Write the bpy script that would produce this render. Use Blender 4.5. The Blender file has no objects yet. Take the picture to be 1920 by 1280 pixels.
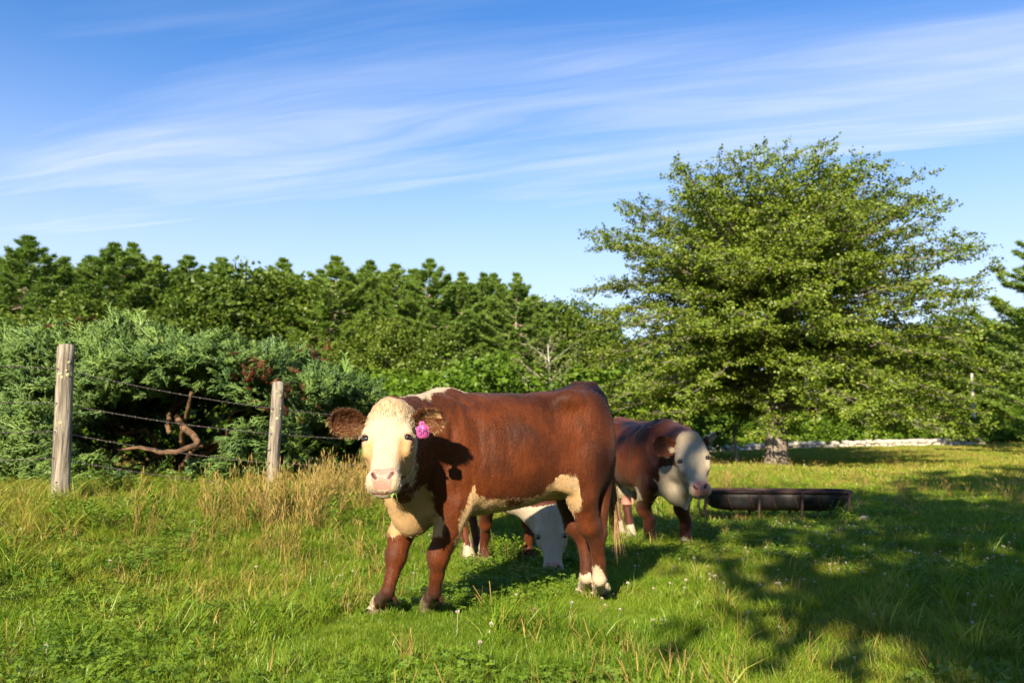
import bpy, math, os
import numpy as np
from mathutils import Vector, Matrix

R_ = math.radians
rng = np.random.default_rng(7)
scene = bpy.context.scene
COL = scene.collection

# ------------------------------------------------------------------ camera
CAM_H = 0.95
FPX = 1493.0                      # focal length in pixels of the 1920 px wide photograph
PITCH = math.atan(200.0 / FPX)
cam_data = bpy.data.cameras.new('camera')
cam_data.sensor_width = 36.0
cam_data.lens = FPX / 1920.0 * 36.0
cam_data.clip_start = 0.05
cam_data.clip_end = 3000
cam_data.dof.use_dof = True
cam_data.dof.focus_distance = 4.35
cam_data.dof.aperture_fstop = 2.8
cam = bpy.data.objects.new('camera', cam_data)
cam.location = (0, 0, CAM_H)
cam.rotation_euler = (math.pi / 2 + PITCH, 0, 0)
COL.objects.link(cam)
scene.camera = cam

# ------------------------------------------------------------------ sun, sky, exposure
SUN_EL = R_(26.0)
SUN_AZ = R_(17.0)                 # degrees left of straight behind the camera
sun_data = bpy.data.lights.new('sun', 'SUN')
sun_data.energy = 5.0
sun_data.angle = R_(0.5)
sun_data.color = (1.0, 0.83, 0.60)
sun = bpy.data.objects.new('sun', sun_data)
SUN_DIR = Vector((-math.sin(SUN_AZ) * math.cos(SUN_EL), -math.cos(SUN_AZ) * math.cos(SUN_EL), math.sin(SUN_EL)))
sun.rotation_euler = SUN_DIR.to_track_quat('Z', 'Y').to_euler()
sun.location = (-8, -24, 14)
COL.objects.link(sun)

world = bpy.data.worlds.new('World')
scene.world = world
world.use_nodes = True
world.cycles.sampling_method = 'MANUAL'
world.cycles.sample_map_resolution = 256


class NT:
    """short hand for building node trees"""
    def __init__(self, tree):
        self.t = tree
        self.n = tree.nodes
        self.l = tree.links

    def add(self, typ, ins=None, **props):
        nd = self.n.new(typ)
        for k, v in props.items():
            setattr(nd, k, v)
        for k, v in (ins or {}).items():
            self.set(nd, k, v)
        return nd

    def set(self, nd, k, v):
        sock = nd.inputs[k]
        if hasattr(v, 'is_output') or isinstance(v, bpy.types.NodeSocket):
            self.l.new(v, sock)
        elif isinstance(v, bpy.types.Node):
            self.l.new(v.outputs[0], sock)
        else:
            if sock.type == 'RGBA' and len(v) == 3:
                v = (*v, 1)
            sock.default_value = v

    def math(self, op, a, b=0.0, c=0.0, clamp=False):
        nd = self.add('ShaderNodeMath', operation=op, use_clamp=clamp)
        for i, v in enumerate((a, b, c)):
            self.set(nd, i, v)
        return nd.outputs[0]

    def mix(self, fac, a, b, blend='MIX'):
        nd = self.add('ShaderNodeMix', data_type='RGBA', blend_type=blend)
        self.set(nd, 0, fac)
        self.set(nd, 6, a)
        self.set(nd, 7, b)
        return nd.outputs[2]

    def ramp(self, fac, stops, interp='LINEAR'):
        nd = self.add('ShaderNodeValToRGB')
        nd.color_ramp.interpolation = interp
        el = nd.color_ramp.elements
        while len(el) < len(stops):
            el.new(0.5)
        for e, (p, c) in zip(el, stops):
            e.position = p
            e.color = (*c, 1) if len(c) == 3 else c
        self.set(nd, 0, fac)
        return nd.outputs[0]

    def smooth(self, x, lo, hi, a=0.0, b=1.0):
        nd = self.add('ShaderNodeMapRange', interpolation_type='SMOOTHSTEP')
        for i, v in enumerate((x, lo, hi, a, b)):
            self.set(nd, i, v)
        return nd.outputs[0]

    def noise(self, vec, scale, detail=4.0, rough=0.5, dist=0.0):
        nd = self.add('ShaderNodeTexNoise', {'Scale': scale, 'Detail': detail, 'Roughness': rough, 'Distortion': dist})
        if vec is not None:
            self.set(nd, 'Vector', vec)
        return nd.outputs[0]


def build_world():
    w = NT(world.node_tree)
    w.n.clear()
    sky = w.add('ShaderNodeTexSky', sky_type='NISHITA', sun_disc=False)
    sky.sun_elevation = SUN_EL
    sky.sun_rotation = math.pi + SUN_AZ
    sky.air_density = 1.0
    sky.dust_density = 0.15
    sky.ozone_density = 3.0
    hs = w.add('ShaderNodeHueSaturation', {'Hue': 0.508, 'Saturation': 1.25, 'Value': 1.0, 'Color': sky.outputs[0]})
    # cirrus sheet: directions projected on a flat layer high above, streaks running along one wind direction
    tc = w.add('ShaderNodeTexCoord')
    sep = w.add('ShaderNodeSeparateXYZ', {0: tc.outputs['Generated']})
    z = w.math('MAXIMUM', sep.outputs[2], 0.03)
    X = w.math('DIVIDE', sep.outputs[0], z)
    Y = w.math('DIVIDE', sep.outputs[1], z)
    along = w.math('ADD', w.math('MULTIPLY', X, 0.955), w.math('MULTIPLY', Y, -0.30))
    across = w.math('ADD', w.math('MULTIPLY', X, 0.30), w.math('MULTIPLY', Y, 0.955))
    v1 = w.add('ShaderNodeCombineXYZ', {0: w.math('MULTIPLY', along, 0.55), 1: w.math('MULTIPLY', across, 2.2), 2: 3.7})
    warp = w.noise(v1, 1.0, 2.0, 0.5)
    ac2 = w.math('ADD', across, w.math('MULTIPLY', w.math('SUBTRACT', warp, 0.5), 0.5))
    v2 = w.add('ShaderNodeCombineXYZ', {0: w.math('MULTIPLY', along, 0.8), 1: w.math('MULTIPLY', ac2, 7.0), 2: 1.3})
    fine = w.noise(v2, 1.3, 5.0, 0.60)
    v3 = w.add('ShaderNodeCombineXYZ', {0: w.math('MULTIPLY', along, 0.35), 1: w.math('MULTIPLY', ac2, 1.3), 2: 7.1})
    broad = w.noise(v3, 1.0, 2.0, 0.5)
    band = w.math('MULTIPLY', w.smooth(ac2, 1.70, 2.15), w.smooth(ac2, 4.6, 2.3))
    streak = w.smooth(fine, 0.28, 0.90)
    soft = w.smooth(broad, 0.30, 0.66)
    dens = w.math('MULTIPLY', band, w.math('ADD', w.math('MULTIPLY', soft, 0.42), w.math('MULTIPLY', streak, 0.27)))
    dens = w.math('ADD', dens, w.math('MULTIPLY', w.math('MULTIPLY', streak, soft), 0.16))
    dens = w.math('MULTIPLY', dens, 1.0, clamp=True)
    veil = w.math('MULTIPLY', w.smooth(sep.outputs[2], 0.48, 0.04), 0.80)
    dens = w.math('MAXIMUM', dens, veil)
    col = w.mix(dens, hs.outputs[0], (3.95, 4.25, 4.85))
    bg = w.add('ShaderNodeBackground', {'Color': col, 'Strength': 0.080})
    out = w.add('ShaderNodeOutputWorld', {0: bg.outputs[0]})


build_world()
scene.view_settings.view_transform = 'Standard'
scene.view_settings.look = 'None'
scene.view_settings.exposure = 1.55
scene.view_settings.gamma = 1.0
scene.view_settings.use_curve_mapping = False
scene.render.engine = 'CYCLES'
cy = scene.cycles
cy.max_bounces = 4
cy.diffuse_bounces = 2
cy.glossy_bounces = 2
cy.transmission_bounces = 4
cy.transparent_max_bounces = 4
cy.caustics_reflective = False
cy.caustics_refractive = False
cy.use_denoising = True
cy.sample_clamp_indirect = 4.0

# ------------------------------------------------------------------ helpers
_cp, _sp = math.cos(PITCH), math.sin(PITCH)


def ray(px, py):
    """direction of the sight line through a photograph pixel"""
    x = (px - 960) / FPX
    yy = (640 - py) / FPX
    d = np.array([x, _cp - yy * _sp, _sp + yy * _cp])
    return d


def at(px, py, Y):
    d = ray(px, py)
    return np.array([0, 0, CAM_H]) + d * (Y / d[1])


def smoothstep(a, b, x):
    t = np.clip((x - a) / (b - a), 0, 1)
    return t * t * (3 - 2 * t)


def hermite(x, y, q):
    """monotone cubic through the control rows"""
    h = np.diff(x)
    s = np.diff(y) / h
    m = np.zeros_like(y)
    m[1:-1] = np.where(s[:-1] * s[1:] > 0, 2 * s[:-1] * s[1:] / (s[:-1] + s[1:] + 1e-12), 0)
    m[0], m[-1] = s[0], s[-1]
    i = np.clip(np.searchsorted(x, q) - 1, 0, len(h) - 1)
    t = (q - x[i]) / h[i]
    return (y[i] * (1 + 2 * t) * (1 - t) ** 2 + m[i] * h[i] * t * (1 - t) ** 2 + y[i + 1] * t * t * (3 - 2 * t) + m[i + 1] * h[i] * t * t * (t - 1))


def vnoise(p, seed=0):
    """cheap smooth value noise in 2 or 3 dimensions, 0..1"""
    p = np.asarray(p, float)
    i = np.floor(p).astype(np.int64)
    f = p - i
    f = f * f * (3 - 2 * f)
    dim = p.shape[-1]
    out = 0
    for c in range(2 ** dim):
        w = 1.0
        h = np.full(p.shape[:-1], seed * 374761393 + 1013, np.int64)
        for k in range(dim):
            b = (c >> k) & 1
            w = w * (f[..., k] if b else 1 - f[..., k])
            h = (h ^ ((i[..., k] + b) * (73856093, 19349663, 83492791)[k])) * 1274126177
            h = h & 0xFFFFFFFF
        h = (h ^ (h >> 15)) * 2246822519 & 0xFFFFFFFF
        h = h ^ (h >> 13)
        out = out + w * (h & 0xFFFFFF) / float(0xFFFFFF)
    return out


def ground_z(x, y):
    x = np.asarray(x, float)
    y = np.asarray(y, float)
    d = (x + 4.36) * 0.83 - (y - 7.7) * 0.557
    z = 0.44 * (1 - smoothstep(0.2, 4.0, d)) * (1 - smoothstep(18, 34, y)) * smoothstep(-6, 3, y)
    far = smoothstep(37, 64, y)
    z = z + far * (0.42 + 0.022 * np.clip(x - 12, -30, 60))
    z = z + 0.25 * smoothstep(8, 26, x) * smoothstep(12, 40, y)
    z = z - 0.06 * smoothstep(8.4, 11, y) * smoothstep(0.3, 2.0, x) * (1 - smoothstep(14, 24, y))
    p = np.stack([x, y], -1)
    z = z + 0.05 * (vnoise(p * 0.45, 3) - 0.5) * smoothstep(5.5, 9, np.hypot(x, y)) + 0.02 * (vnoise(p * 1.7, 5) - 0.5) * smoothstep(5.5, 9, np.hypot(x, y))
    return z


def mesh_arrays(name, V, faces, smooth=False, attrs=None):
    """faces: list of int arrays (n,k) of any k"""
    me = bpy.data.meshes.new(name)
    V = np.asarray(V, np.float32)
    me.vertices.add(len(V))
    me.vertices.foreach_set('co', V.ravel())
    idx = np.concatenate([np.asarray(f, np.int32).ravel() for f in faces])
    tot = np.concatenate([np.full(len(f), np.asarray(f).shape[1], np.int32) for f in faces])
    st = np.concatenate([[0], np.cumsum(tot)[:-1]]).astype(np.int32)
    me.loops.add(len(idx))
    me.loops.foreach_set('vertex_index', idx)
    me.polygons.add(len(tot))
    me.polygons.foreach_set('loop_start', st)
    me.polygons.foreach_set('loop_total', tot)
    if smooth:
        me.polygons.foreach_set('use_smooth', np.ones(len(tot), bool))
    for k, v in (attrs or {}).items():
        a = me.attributes.new(k, 'FLOAT', 'POINT')
        a.data.foreach_set('value', np.asarray(v, np.float32))
    me.update(calc_edges=True)
    me.validate()
    return me


def link(name, me, mat=None, parent=None, loc=None):
    o = bpy.data.objects.new(name, me)
    COL.objects.link(o)
    if mat is not None and me is not None and len(me.materials) == 0:
        me.materials.append(mat)
    if parent is not None:
        o.parent = parent
    if loc is not None:
        o.location = loc
    return o


def tag(o, label=None, cat=None, group=None, kind=None):
    for k, v in (('label', label), ('category', cat), ('group', group), ('kind', kind)):
        if v:
            o[k] = v
    return o


def empty(name, loc=(0, 0, 0), rz=0.0):
    o = bpy.data.objects.new(name, None)
    COL.objects.link(o)
    o.location = loc
    o.rotation_euler = (0, 0, rz)
    o.empty_display_size = 0.2
    return o


class MB:
    """collects pieces of one mesh"""
    def __init__(self):
        self.V, self.F, self.A, self.n = [], [], [], 0

    def add(self, V, F, a=0.0):
        V = np.asarray(V, float)
        F = F if isinstance(F, (list, tuple)) else [F]
        for f in F:
            self.F.append(np.asarray(f, np.int64) + self.n)
        self.V.append(V)
        self.A.append(np.broadcast_to(np.asarray(a, float), (len(V),)))
        self.n += len(V)

    def tube(self, pts, rad, sides=6, cap=True, a=0.0):
        pts = np.asarray(pts, float)
        m = len(pts)
        rad = np.broadcast_to(np.asarray(rad, float), (m,))
        tan = np.gradient(pts, axis=0)
        tan /= np.linalg.norm(tan, axis=1, keepdims=True) + 1e-9
        ref = np.array([0.0, 0.0, 1.0]) if abs(tan[0, 2]) < 0.9 else np.array([1.0, 0, 0])
        rings = []
        ang = np.arange(sides) * 2 * math.pi / sides
        u = np.cross(tan[0], ref)
        for k in range(m):
            u = u - tan[k] * (u @ tan[k])
            u /= np.linalg.norm(u) + 1e-9
            v = np.cross(tan[k], u)
            rings.append(pts[k] + rad[k] * (np.cos(ang)[:, None] * u + np.sin(ang)[:, None] * v))
        V = np.concatenate(rings)
        j = np.arange(sides)
        j2 = (j + 1) % sides
        F = np.concatenate([np.stack([k * sides + j, k * sides + j2, (k + 1) * sides + j2, (k + 1) * sides + j], 1) for k in range(m - 1)])
        Fs = [F]
        if cap and sides > 2:
            Fs += [j[::-1][None, :], (j + (m - 1) * sides)[None, :]]
        self.add(V, Fs, a)

    def box(self, c, s, R=None, a=0.0):
        b = np.array([[x, y, z] for x in (-.5, .5) for y in (-.5, .5) for z in (-.5, .5)]) * np.asarray(s, float)
        if R is not None:
            b = b @ np.asarray(R).T
        self.add(b + np.asarray(c), np.array([[0, 1, 3, 2], [4, 6, 7, 5], [0, 4, 5, 1], [2, 3, 7, 6], [0, 2, 6, 4], [1, 5, 7, 3]]), a)

    def mesh(self, name, smooth=False, attr='tint'):
        by = {}
        for f in self.F:
            by.setdefault(f.shape[1], []).append(f)
        return mesh_arrays(name, np.concatenate(self.V), [np.concatenate(v) for v in by.values()], smooth, {attr: np.concatenate(self.A)})

    def build(self, name, mat, parent=None, smooth=False, loc=None):
        return link(name, self.mesh(name, smooth), mat, parent, loc)


def frames(fwd, up, roll=None):
    """(N,3,3) matrices whose columns are side, forward, normal"""
    f = fwd / (np.linalg.norm(fwd, axis=1, keepdims=True) + 1e-9)
    s = np.cross(f, up)
    s /= np.linalg.norm(s, axis=1, keepdims=True) + 1e-9
    n = np.cross(s, f)
    if roll is not None:
        c, d = np.cos(roll)[:, None], np.sin(roll)[:, None]
        s, n = s * c + n * d, n * c - s * d
    return np.stack([s, f, n], 2)


def spread_template(TV, TF, pos, R, scale, tint, mb):
    """copies a small template many times into the mesh builder"""
    N, n = len(pos), len(TV)
    sc = np.asarray(scale, float)
    if sc.ndim == 1:
        sc = sc[:, None]
    sc = sc[:, None, :]
    V = np.einsum('nij,nkj->nki', R, TV[None] * sc) + pos[:, None, :]
    off = (np.arange(N) * n)[:, None, None]
    mb.add(V.reshape(-1, 3), [(f[None] + off).reshape(-1, f.shape[1]) for f in TF], np.repeat(tint, n))


def new_mat(name):
    m = bpy.data.materials.new(name)
    m.use_nodes = True
    m.node_tree.nodes.clear()
    return m, NT(m.node_tree)


def leaf_mat(name, stops, trans=0.35, gloss=0.05, rough=0.45, obj_var=0.15, tcol=(1.0, 1.05, 0.55), instancer=False):
    """two-sided thin leaf: diffuse, some light through the blade, a little gloss; tint attribute picks the hue"""
    m, w = new_mat(name)
    at_ = w.add('ShaderNodeAttribute', attribute_name='tint')
    oi = w.add('ShaderNodeObjectInfo')
    if instancer:
        ai = w.add('ShaderNodeAttribute', attribute_name='ptint', attribute_type='INSTANCER')
        f = w.math('ADD', w.math('MULTIPLY', at_.outputs['Fac'], 0.45), w.math('MULTIPLY', ai.outputs['Fac'], 0.55))
        f = w.math('ADD', f, w.math('MULTIPLY', w.math('SUBTRACT', oi.outputs['Random'], 0.5), obj_var))
    else:
        f = w.math('ADD', at_.outputs['Fac'], w.math('MULTIPLY', w.math('SUBTRACT', oi.outputs['Random'], 0.5), obj_var))
    c = w.ramp(f, stops)
    d = w.add('ShaderNodeBsdfDiffuse', {'Color': c})
    t = w.add('ShaderNodeBsdfTranslucent', {'Color': w.mix(1.0, c, tcol, 'MULTIPLY')})
    mx = w.add('ShaderNodeMixShader', {0: trans, 1: d.outputs[0], 2: t.outputs[0]})
    g = w.add('ShaderNodeBsdfGlossy', {'Color': (0.9, 0.95, 0.85), 'Roughness': rough})
    m2 = w.add('ShaderNodeMixShader', {0: gloss, 1: mx.outputs[0], 2: g.outputs[0]})
    w.add('ShaderNodeOutputMaterial', {0: m2.outputs[0]})
    return m


def plain_mat(name, c1, c2, scale=8.0, rough=0.8, bump=0.3, stretch=(1, 1, 1), metallic=0.0, spec=0.3, detail=6.0, lo=0.35, hi=0.65, extra=None):
    m, w = new_mat(name)
    tc = w.add('ShaderNodeTexCoord')
    mp = w.add('ShaderNodeMapping', {'Vector': tc.outputs['Object'], 'Scale': stretch})
    n1 = w.noise(mp.outputs[0], scale, detail, 0.6)
    c = w.mix(w.smooth(n1, lo, hi), c1, c2)
    if extra:
        n2 = w.noise(tc.outputs['Object'], extra[0], 4.0, 0.6)
        c = w.mix(w.smooth(n2, extra[1], extra[2]), c, extra[3])
    p = w.add('ShaderNodeBsdfPrincipled', {'Base Color': c, 'Roughness': rough, 'Metallic': metallic, 'Specular IOR Level': spec})
    if bump:
        b = w.add('ShaderNodeBump', {'Strength': bump, 'Distance': 0.02, 'Height': n1})
        w.set(p, 'Normal', b.outputs[0])
    w.add('ShaderNodeOutputMaterial', {0: p.outputs[0]})
    return m

# ------------------------------------------------------------------ materials of the setting
M_BARK = plain_mat('oak_bark', (0.09, 0.075, 0.06), (0.21, 0.185, 0.16), 5, 0.9, 1.0, (3, 3, 0.6), extra=(1.2, 0.5, 0.7, (0.22, 0.21, 0.18)))
M_TWIG = plain_mat('lichened_twigs', (0.14, 0.125, 0.10), (0.30, 0.28, 0.235), 2, 0.9, 0.0)
M_PBARK = plain_mat('pine_bark', (0.16, 0.12, 0.095), (0.34, 0.28, 0.23), 4, 0.9, 0.6, (3, 3, 0.8))
M_PALE = plain_mat('pale_bark', (0.30, 0.275, 0.24), (0.46, 0.43, 0.38), 3, 0.9, 0.3, (2, 2, 0.5))
M_JWOOD = plain_mat('juniper_wood', (0.040, 0.024, 0.015), (0.15, 0.09, 0.048), 7, 0.9, 0.8, (1, 1, 1))
M_OAK = leaf_mat('oak_leaves', [(0.0, (0.050, 0.085, 0.009)), (0.5, (0.130, 0.200, 0.017)), (0.9, (0.195, 0.250, 0.024)), (1.0, (0.21, 0.21, 0.03))], 0.38, 0.02)
M_BROAD = leaf_mat('broad_leaves', [(0.0, (0.045, 0.085, 0.010)), (0.5, (0.092, 0.150, 0.015)), (1.0, (0.140, 0.190, 0.022))], 0.38, 0.02, obj_var=0.5)
M_PINE = leaf_mat('pine_needles', [(0.0, (0.062, 0.130, 0.020)), (0.5, (0.120, 0.210, 0.028)), (1.0, (0.175, 0.265, 0.034))], 0.35, 0.03, obj_var=0.45)
M_BUSH = leaf_mat('shrub_leaves', [(0.0, (0.040, 0.088, 0.008)), (0.5, (0.095, 0.180, 0.014)), (1.0, (0.160, 0.250, 0.020))], 0.40, 0.015, obj_var=0.3)
M_JUN = leaf_mat('juniper_sprays', [(0.0, (0.035, 0.085, 0.038)), (0.45, (0.090, 0.172, 0.038)), (0.93, (0.165, 0.265, 0.054)), (1.0, (0.17, 0.27, 0.10))], 0.20, 0.03, obj_var=0.0, tcol=(0.9, 1.0, 0.6))
M_DEAD = leaf_mat('dead_sprays', [(0.0, (0.07, 0.024, 0.012)), (1.0, (0.17, 0.065, 0.030))], 0.15, 0.02, obj_var=0.0, tcol=(1, .8, .5))
M_SPARSE = leaf_mat('pale_sparse_leaves', [(0.0, (0.09, 0.12, 0.03)), (1.0, (0.17, 0.20, 0.06))], 0.3, 0.03, obj_var=0.0)
M_RED = leaf_mat('browned_leaves', [(0.0, (0.22, 0.06, 0.02)), (1.0, (0.34, 0.12, 0.04))], 0.25, 0.03, obj_var=0.0)


# ------------------------------------------------------------------ ground
def ground_mat():
    m, w = new_mat('pasture_soil_and_thatch')
    g = w.add('ShaderNodeNewGeometry')
    P = g.outputs['Position']
    a = w.noise(P, 0.35, 5.0, 0.6)
    b = w.noise(P, 3.0, 6.0, 0.65)
    c = w.noise(P, 26.0, 4.0, 0.7)
    col = w.mix(w.smooth(b, 0.35, 0.65), (0.075, 0.105, 0.016), (0.130, 0.150, 0.026))
    col = w.mix(w.smooth(a, 0.42, 0.66, 0.0, 0.7), col, (0.17, 0.15, 0.045))
    col = w.mix(w.smooth(c, 0.55, 0.72, 0.0, 0.65), col, (0.115, 0.080, 0.038))
    # bare trodden earth round the feeder
    sp = w.add('ShaderNodeSeparateXYZ', {0: P})
    dx = w.math('MULTIPLY', w.math('SUBTRACT', sp.outputs[0], 4.35), 0.45)
    dy = w.math('MULTIPLY', w.math('SUBTRACT', sp.outputs[1], 11.3), 1.1)
    r = w.math('SQRT', w.math('ADD', w.math('MULTIPLY', dx, dx), w.math('MULTIPLY', dy, dy)))
    r = w.math('ADD', r, w.math('MULTIPLY', w.math('SUBTRACT', b, 0.5), 0.9))
    col = w.mix(w.smooth(r, 1.0, 0.6), col, (0.12, 0.072, 0.048))
    p = w.add('ShaderNodeBsdfPrincipled', {'Base Color': col, 'Roughness': 0.95, 'Specular IOR Level': 0.1})
    bp = w.add('ShaderNodeBump', {'Strength': 0.8, 'Distance': 0.05, 'Height': c})
    w.set(p, 'Normal', bp.outputs[0])
    w.add('ShaderNodeOutputMaterial', {0: p.outputs[0]})
    return m


def build_ground():
    xs = np.concatenate([-np.geomspace(400, 14, 26), np.linspace(-13, 13, 131), np.geomspace(14, 400, 26)])
    ys = np.concatenate([[-300, -150, -80, -40, -20, -10], np.linspace(-5, 16, 106), np.geomspace(16.6, 900, 70)])
    X, Y = np.meshgrid(xs, ys)
    V = np.stack([X, Y, ground_z(X, Y)], -1).reshape(-1, 3)
    nx = len(xs)
    i, j = np.meshgrid(np.arange(len(ys) - 1), np.arange(nx - 1), indexing='ij')
    a = (i * nx + j).ravel()
    o = link('ground', mesh_arrays('ground', V, [np.stack([a, a + 1, a + nx + 1, a + nx], 1)], True), ground_mat())
    tag(o, kind='structure')


build_ground()

# ------------------------------------------------------------------ trees
LEAF_V = np.array([(0, 0, 0), (.42, .45, .10), (0, 1.0, -.06), (-.42, .45, .10)])
LEAF_F = [np.array([[0, 1, 2], [0, 2, 3]])]


def tree_wood_and_leaves(seed, env, zrange, n_prim, trunk_h, trunk_r, leaf, sec_gap=0.45, sec_len=(0.7, 2.2), twig_gap=0.22, twig_len=(0.3, 0.6),
                         leaves_per=9, start_fn=None, lean=0.0, flare=1.0, prim_r=0.09, twigs=True, jit=0.10, up=0.0, dens=1.0, tint_fn=None, minz=0.4):
    """one broad tree: a tapered trunk, limbs reaching to the crown's outline, side branches in flat sprays, twigs set with leaves"""
    r = np.random.default_rng(seed)
    wood, lv, tw = MB(), MB(), MB()
    zt = np.linspace(0, trunk_h, 10)
    tp = np.stack([lean * zt / trunk_h + 0.10 * np.sin(zt * 0.7 + seed), 0.10 * np.cos(zt * 0.6 + seed) - 0.10, zt - 0.15], 1)
    tr = trunk_r * (1 - 0.86 * zt / trunk_h)
    tr[0] *= 1.45 * flare
    tr[1] *= 1.0
    zf = np.concatenate([[0, 0.12, 0.35, 0.8], zt[2:]])
    rf = np.concatenate([[trunk_r * 1.55 * flare, trunk_r * 1.25, trunk_r * 1.06, trunk_r * 0.98], tr[2:]])
    pf = np.stack([np.interp(zf, zt, tp[:, 0]), np.interp(zf, zt, tp[:, 1]), zf - 0.15], 1)
    wood.tube(pf, rf, 12)
    e_z = np.array([e[0] for e in env]); e_r = np.array([e[1] for e in env])
    LP_, LD, LT = [], [], []
    TA, TB = [], []
    zz = np.linspace(zrange[0], zrange[1], 80)
    arc = np.concatenate([[0], np.cumsum(np.hypot(np.diff(zz), np.diff(np.interp(zz, e_z, e_r))))])
    arc /= arc[-1]
    ga = r.uniform(0, 6.28)
    for i in range(n_prim):
        z_t = float(np.interp((i + r.uniform(0.1, 0.9)) / n_prim, arc, zz))
        az = ga + i * 2.39996 + r.normal() * 0.2
        R = float(np.interp(z_t, e_z, e_r)) * r.uniform(0.86, 1.01) * (1 if r.uniform() < 0.78 else 0.62)
        zs = start_fn(z_t, R)
        base = np.array([np.interp(zs, zt, tp[:, 0]), np.interp(zs, zt, tp[:, 1]), zs])
        k = np.linspace(0, 1, 9)
        dirh = np.array([math.cos(az), math.sin(az)])
        bulge = r.uniform(0.02, 0.10) * R
        P = np.zeros((9, 3))
        P[:, :2] = base[:2] + dirh * (R * k)[:, None]
        P[:, 2] = zs + (z_t - zs) * k ** 1.25 + bulge * np.sin(math.pi * k) - 0.02 * R * k ** 3
        P[1:] += r.normal(size=(8, 3)) * np.array([.022, .022, .014]) * R * k[1:, None]
        pr = prim_r * (R / 8) ** 0.6 * (1 - 0.88 * k)
        wood.tube(P, pr, 5, cap=False)
        L = np.concatenate([[0], np.cumsum(np.linalg.norm(np.diff(P, axis=0), axis=1))])
        s = L[-1] * 0.18
        side = 1
        while s < L[-1]:
            q = s / L[-1]
            c = np.array([np.interp(s, L, P[:, a]) for a in range(3)])
            t = np.array([np.interp(min(s + .3, L[-1]), L, P[:, a]) for a in range(3)]) - np.array([np.interp(max(s - .3, 0), L, P[:, a]) for a in range(3)])
            t /= np.linalg.norm(t) + 1e-9
            an = side * r.uniform(0.55, 1.15) * (1 - 0.45 * q)
            dd = np.array([t[0] * math.cos(an) - t[1] * math.sin(an), t[0] * math.sin(an) + t[1] * math.cos(an), t[2] * 0.6 + r.normal() * 0.16 + up])
            dd /= np.linalg.norm(dd)
            sl = r.uniform(*sec_len) * (1.05 - 0.55 * q) * min(1.0, R / 5)
            kk = np.linspace(0, 1, 4)
            S = c + dd * (sl * kk)[:, None]
            S[:, 2] -= 0.10 * sl * kk ** 2 * r.uniform(0.2, 1.4)
            S[1:] += r.normal(size=(3, 3)) * 0.05 * sl
            if twigs:
                wood.tube(S, np.array([.022, .016, .010, .004]) * (0.6 + prim_r * 5), 3, cap=False)
            nt = max(2, int(sl / twig_gap * dens))
            u = r.uniform(0.12, 1.0, nt)
            i0 = np.minimum((u * 3).astype(int), 2)
            fb = (u * 3 - i0)[:, None]
            tb = S[i0] * (1 - fb) + S[i0 + 1] * fb
            sg = np.where(np.arange(nt) % 2 == 0, 1.0, -1.0) * r.uniform(0.3, 1.2, nt)
            td = np.stack([dd[0] * np.cos(sg) - dd[1] * np.sin(sg), dd[0] * np.sin(sg) + dd[1] * np.cos(sg), dd[2] * 0.5 + r.normal(size=nt) * 0.30 + 0.10 + up], 1)
            td /= np.linalg.norm(td, axis=1, keepdims=True)
            tl = r.uniform(*twig_len, nt)[:, None]
            TA.append(tb); TB.append(tb + td * tl)
            ul = r.uniform(0.05, 1.08, (nt, leaves_per, 1))
            lp = tb[:, None] + (td * tl)[:, None] * ul + r.normal(size=(nt, leaves_per, 3)) * jit * 0.5
            ld = td[:, None] + r.normal(size=(nt, leaves_per, 3)) * 0.75 + np.array([0, 0, -0.15])
            LP_.append(lp.reshape(-1, 3)); LD.append(ld.reshape(-1, 3))
            s += sec_gap * r.uniform(0.7, 1.3)
            side = -side
    LPn, LDn = np.concatenate(LP_), np.concatenate(LD)
    n = len(LPn)
    out_ = LPn * np.array([1, 1, 0.0]); out_ /= np.linalg.norm(out_, axis=1, keepdims=True) + 1e-6
    upv = np.array([0, 0, 0.65]) + out_ * 0.6 + r.normal(size=(n, 3)) * 0.45
    tint = np.clip(r.normal(0.5, 0.20, n), 0, 0.97)
    if tint_fn is not None:
        tint = tint_fn(LPn, tint, r)
    keep = LPn[:, 2] > minz + 0.5 * np.exp(-((LPn[:, 0] ** 2 + LPn[:, 1] ** 2) / 12.0)) * (minz > 1)
    spread_template(LEAF_V, LEAF_F, LPn[keep], frames(LDn, upv)[keep], (leaf * r.uniform(0.7, 1.25, n))[keep], tint[keep], lv)
    if twigs:
        A, B = np.concatenate(TA), np.concatenate(TB)
        d = B - A
        sd = np.cross(d, r.normal(size=d.shape))
        sd /= np.linalg.norm(sd, axis=1, keepdims=True) + 1e-9
        wv = np.stack([A - sd * .007, A + sd * .007, B], 1).reshape(-1, 3)
        tw.add(wv, np.arange(len(wv)).reshape(-1, 3))
    return wood, lv, tw, n


def place_tree(name, parts, loc, rz, sc, label, cat='tree', group=None):
    root = empty(name, loc, rz)
    root.scale = (sc, sc, sc) if np.isscalar(sc) else sc
    for nm, me in parts:
        o = link(nm, me, None, root)
        if nm == 'twigs':
            o['kind'] = 'stuff'
    tag(root, label, cat, group)
    return root


def as_meshes(spec, wmat, lmat, key):
    wood, lv, tw, n = spec
    out = [('trunk', wood.mesh(key + '_trunk', True)), ('crown', lv.mesh(key + '_crown'))]
    out[0][1].materials.append(wmat)
    out[1][1].materials.append(lmat)
    if tw.n:
        t = tw.mesh(key + '_twigs')
        t.materials.append(M_TWIG)
        out.append(('twigs', t))
    return out


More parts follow.
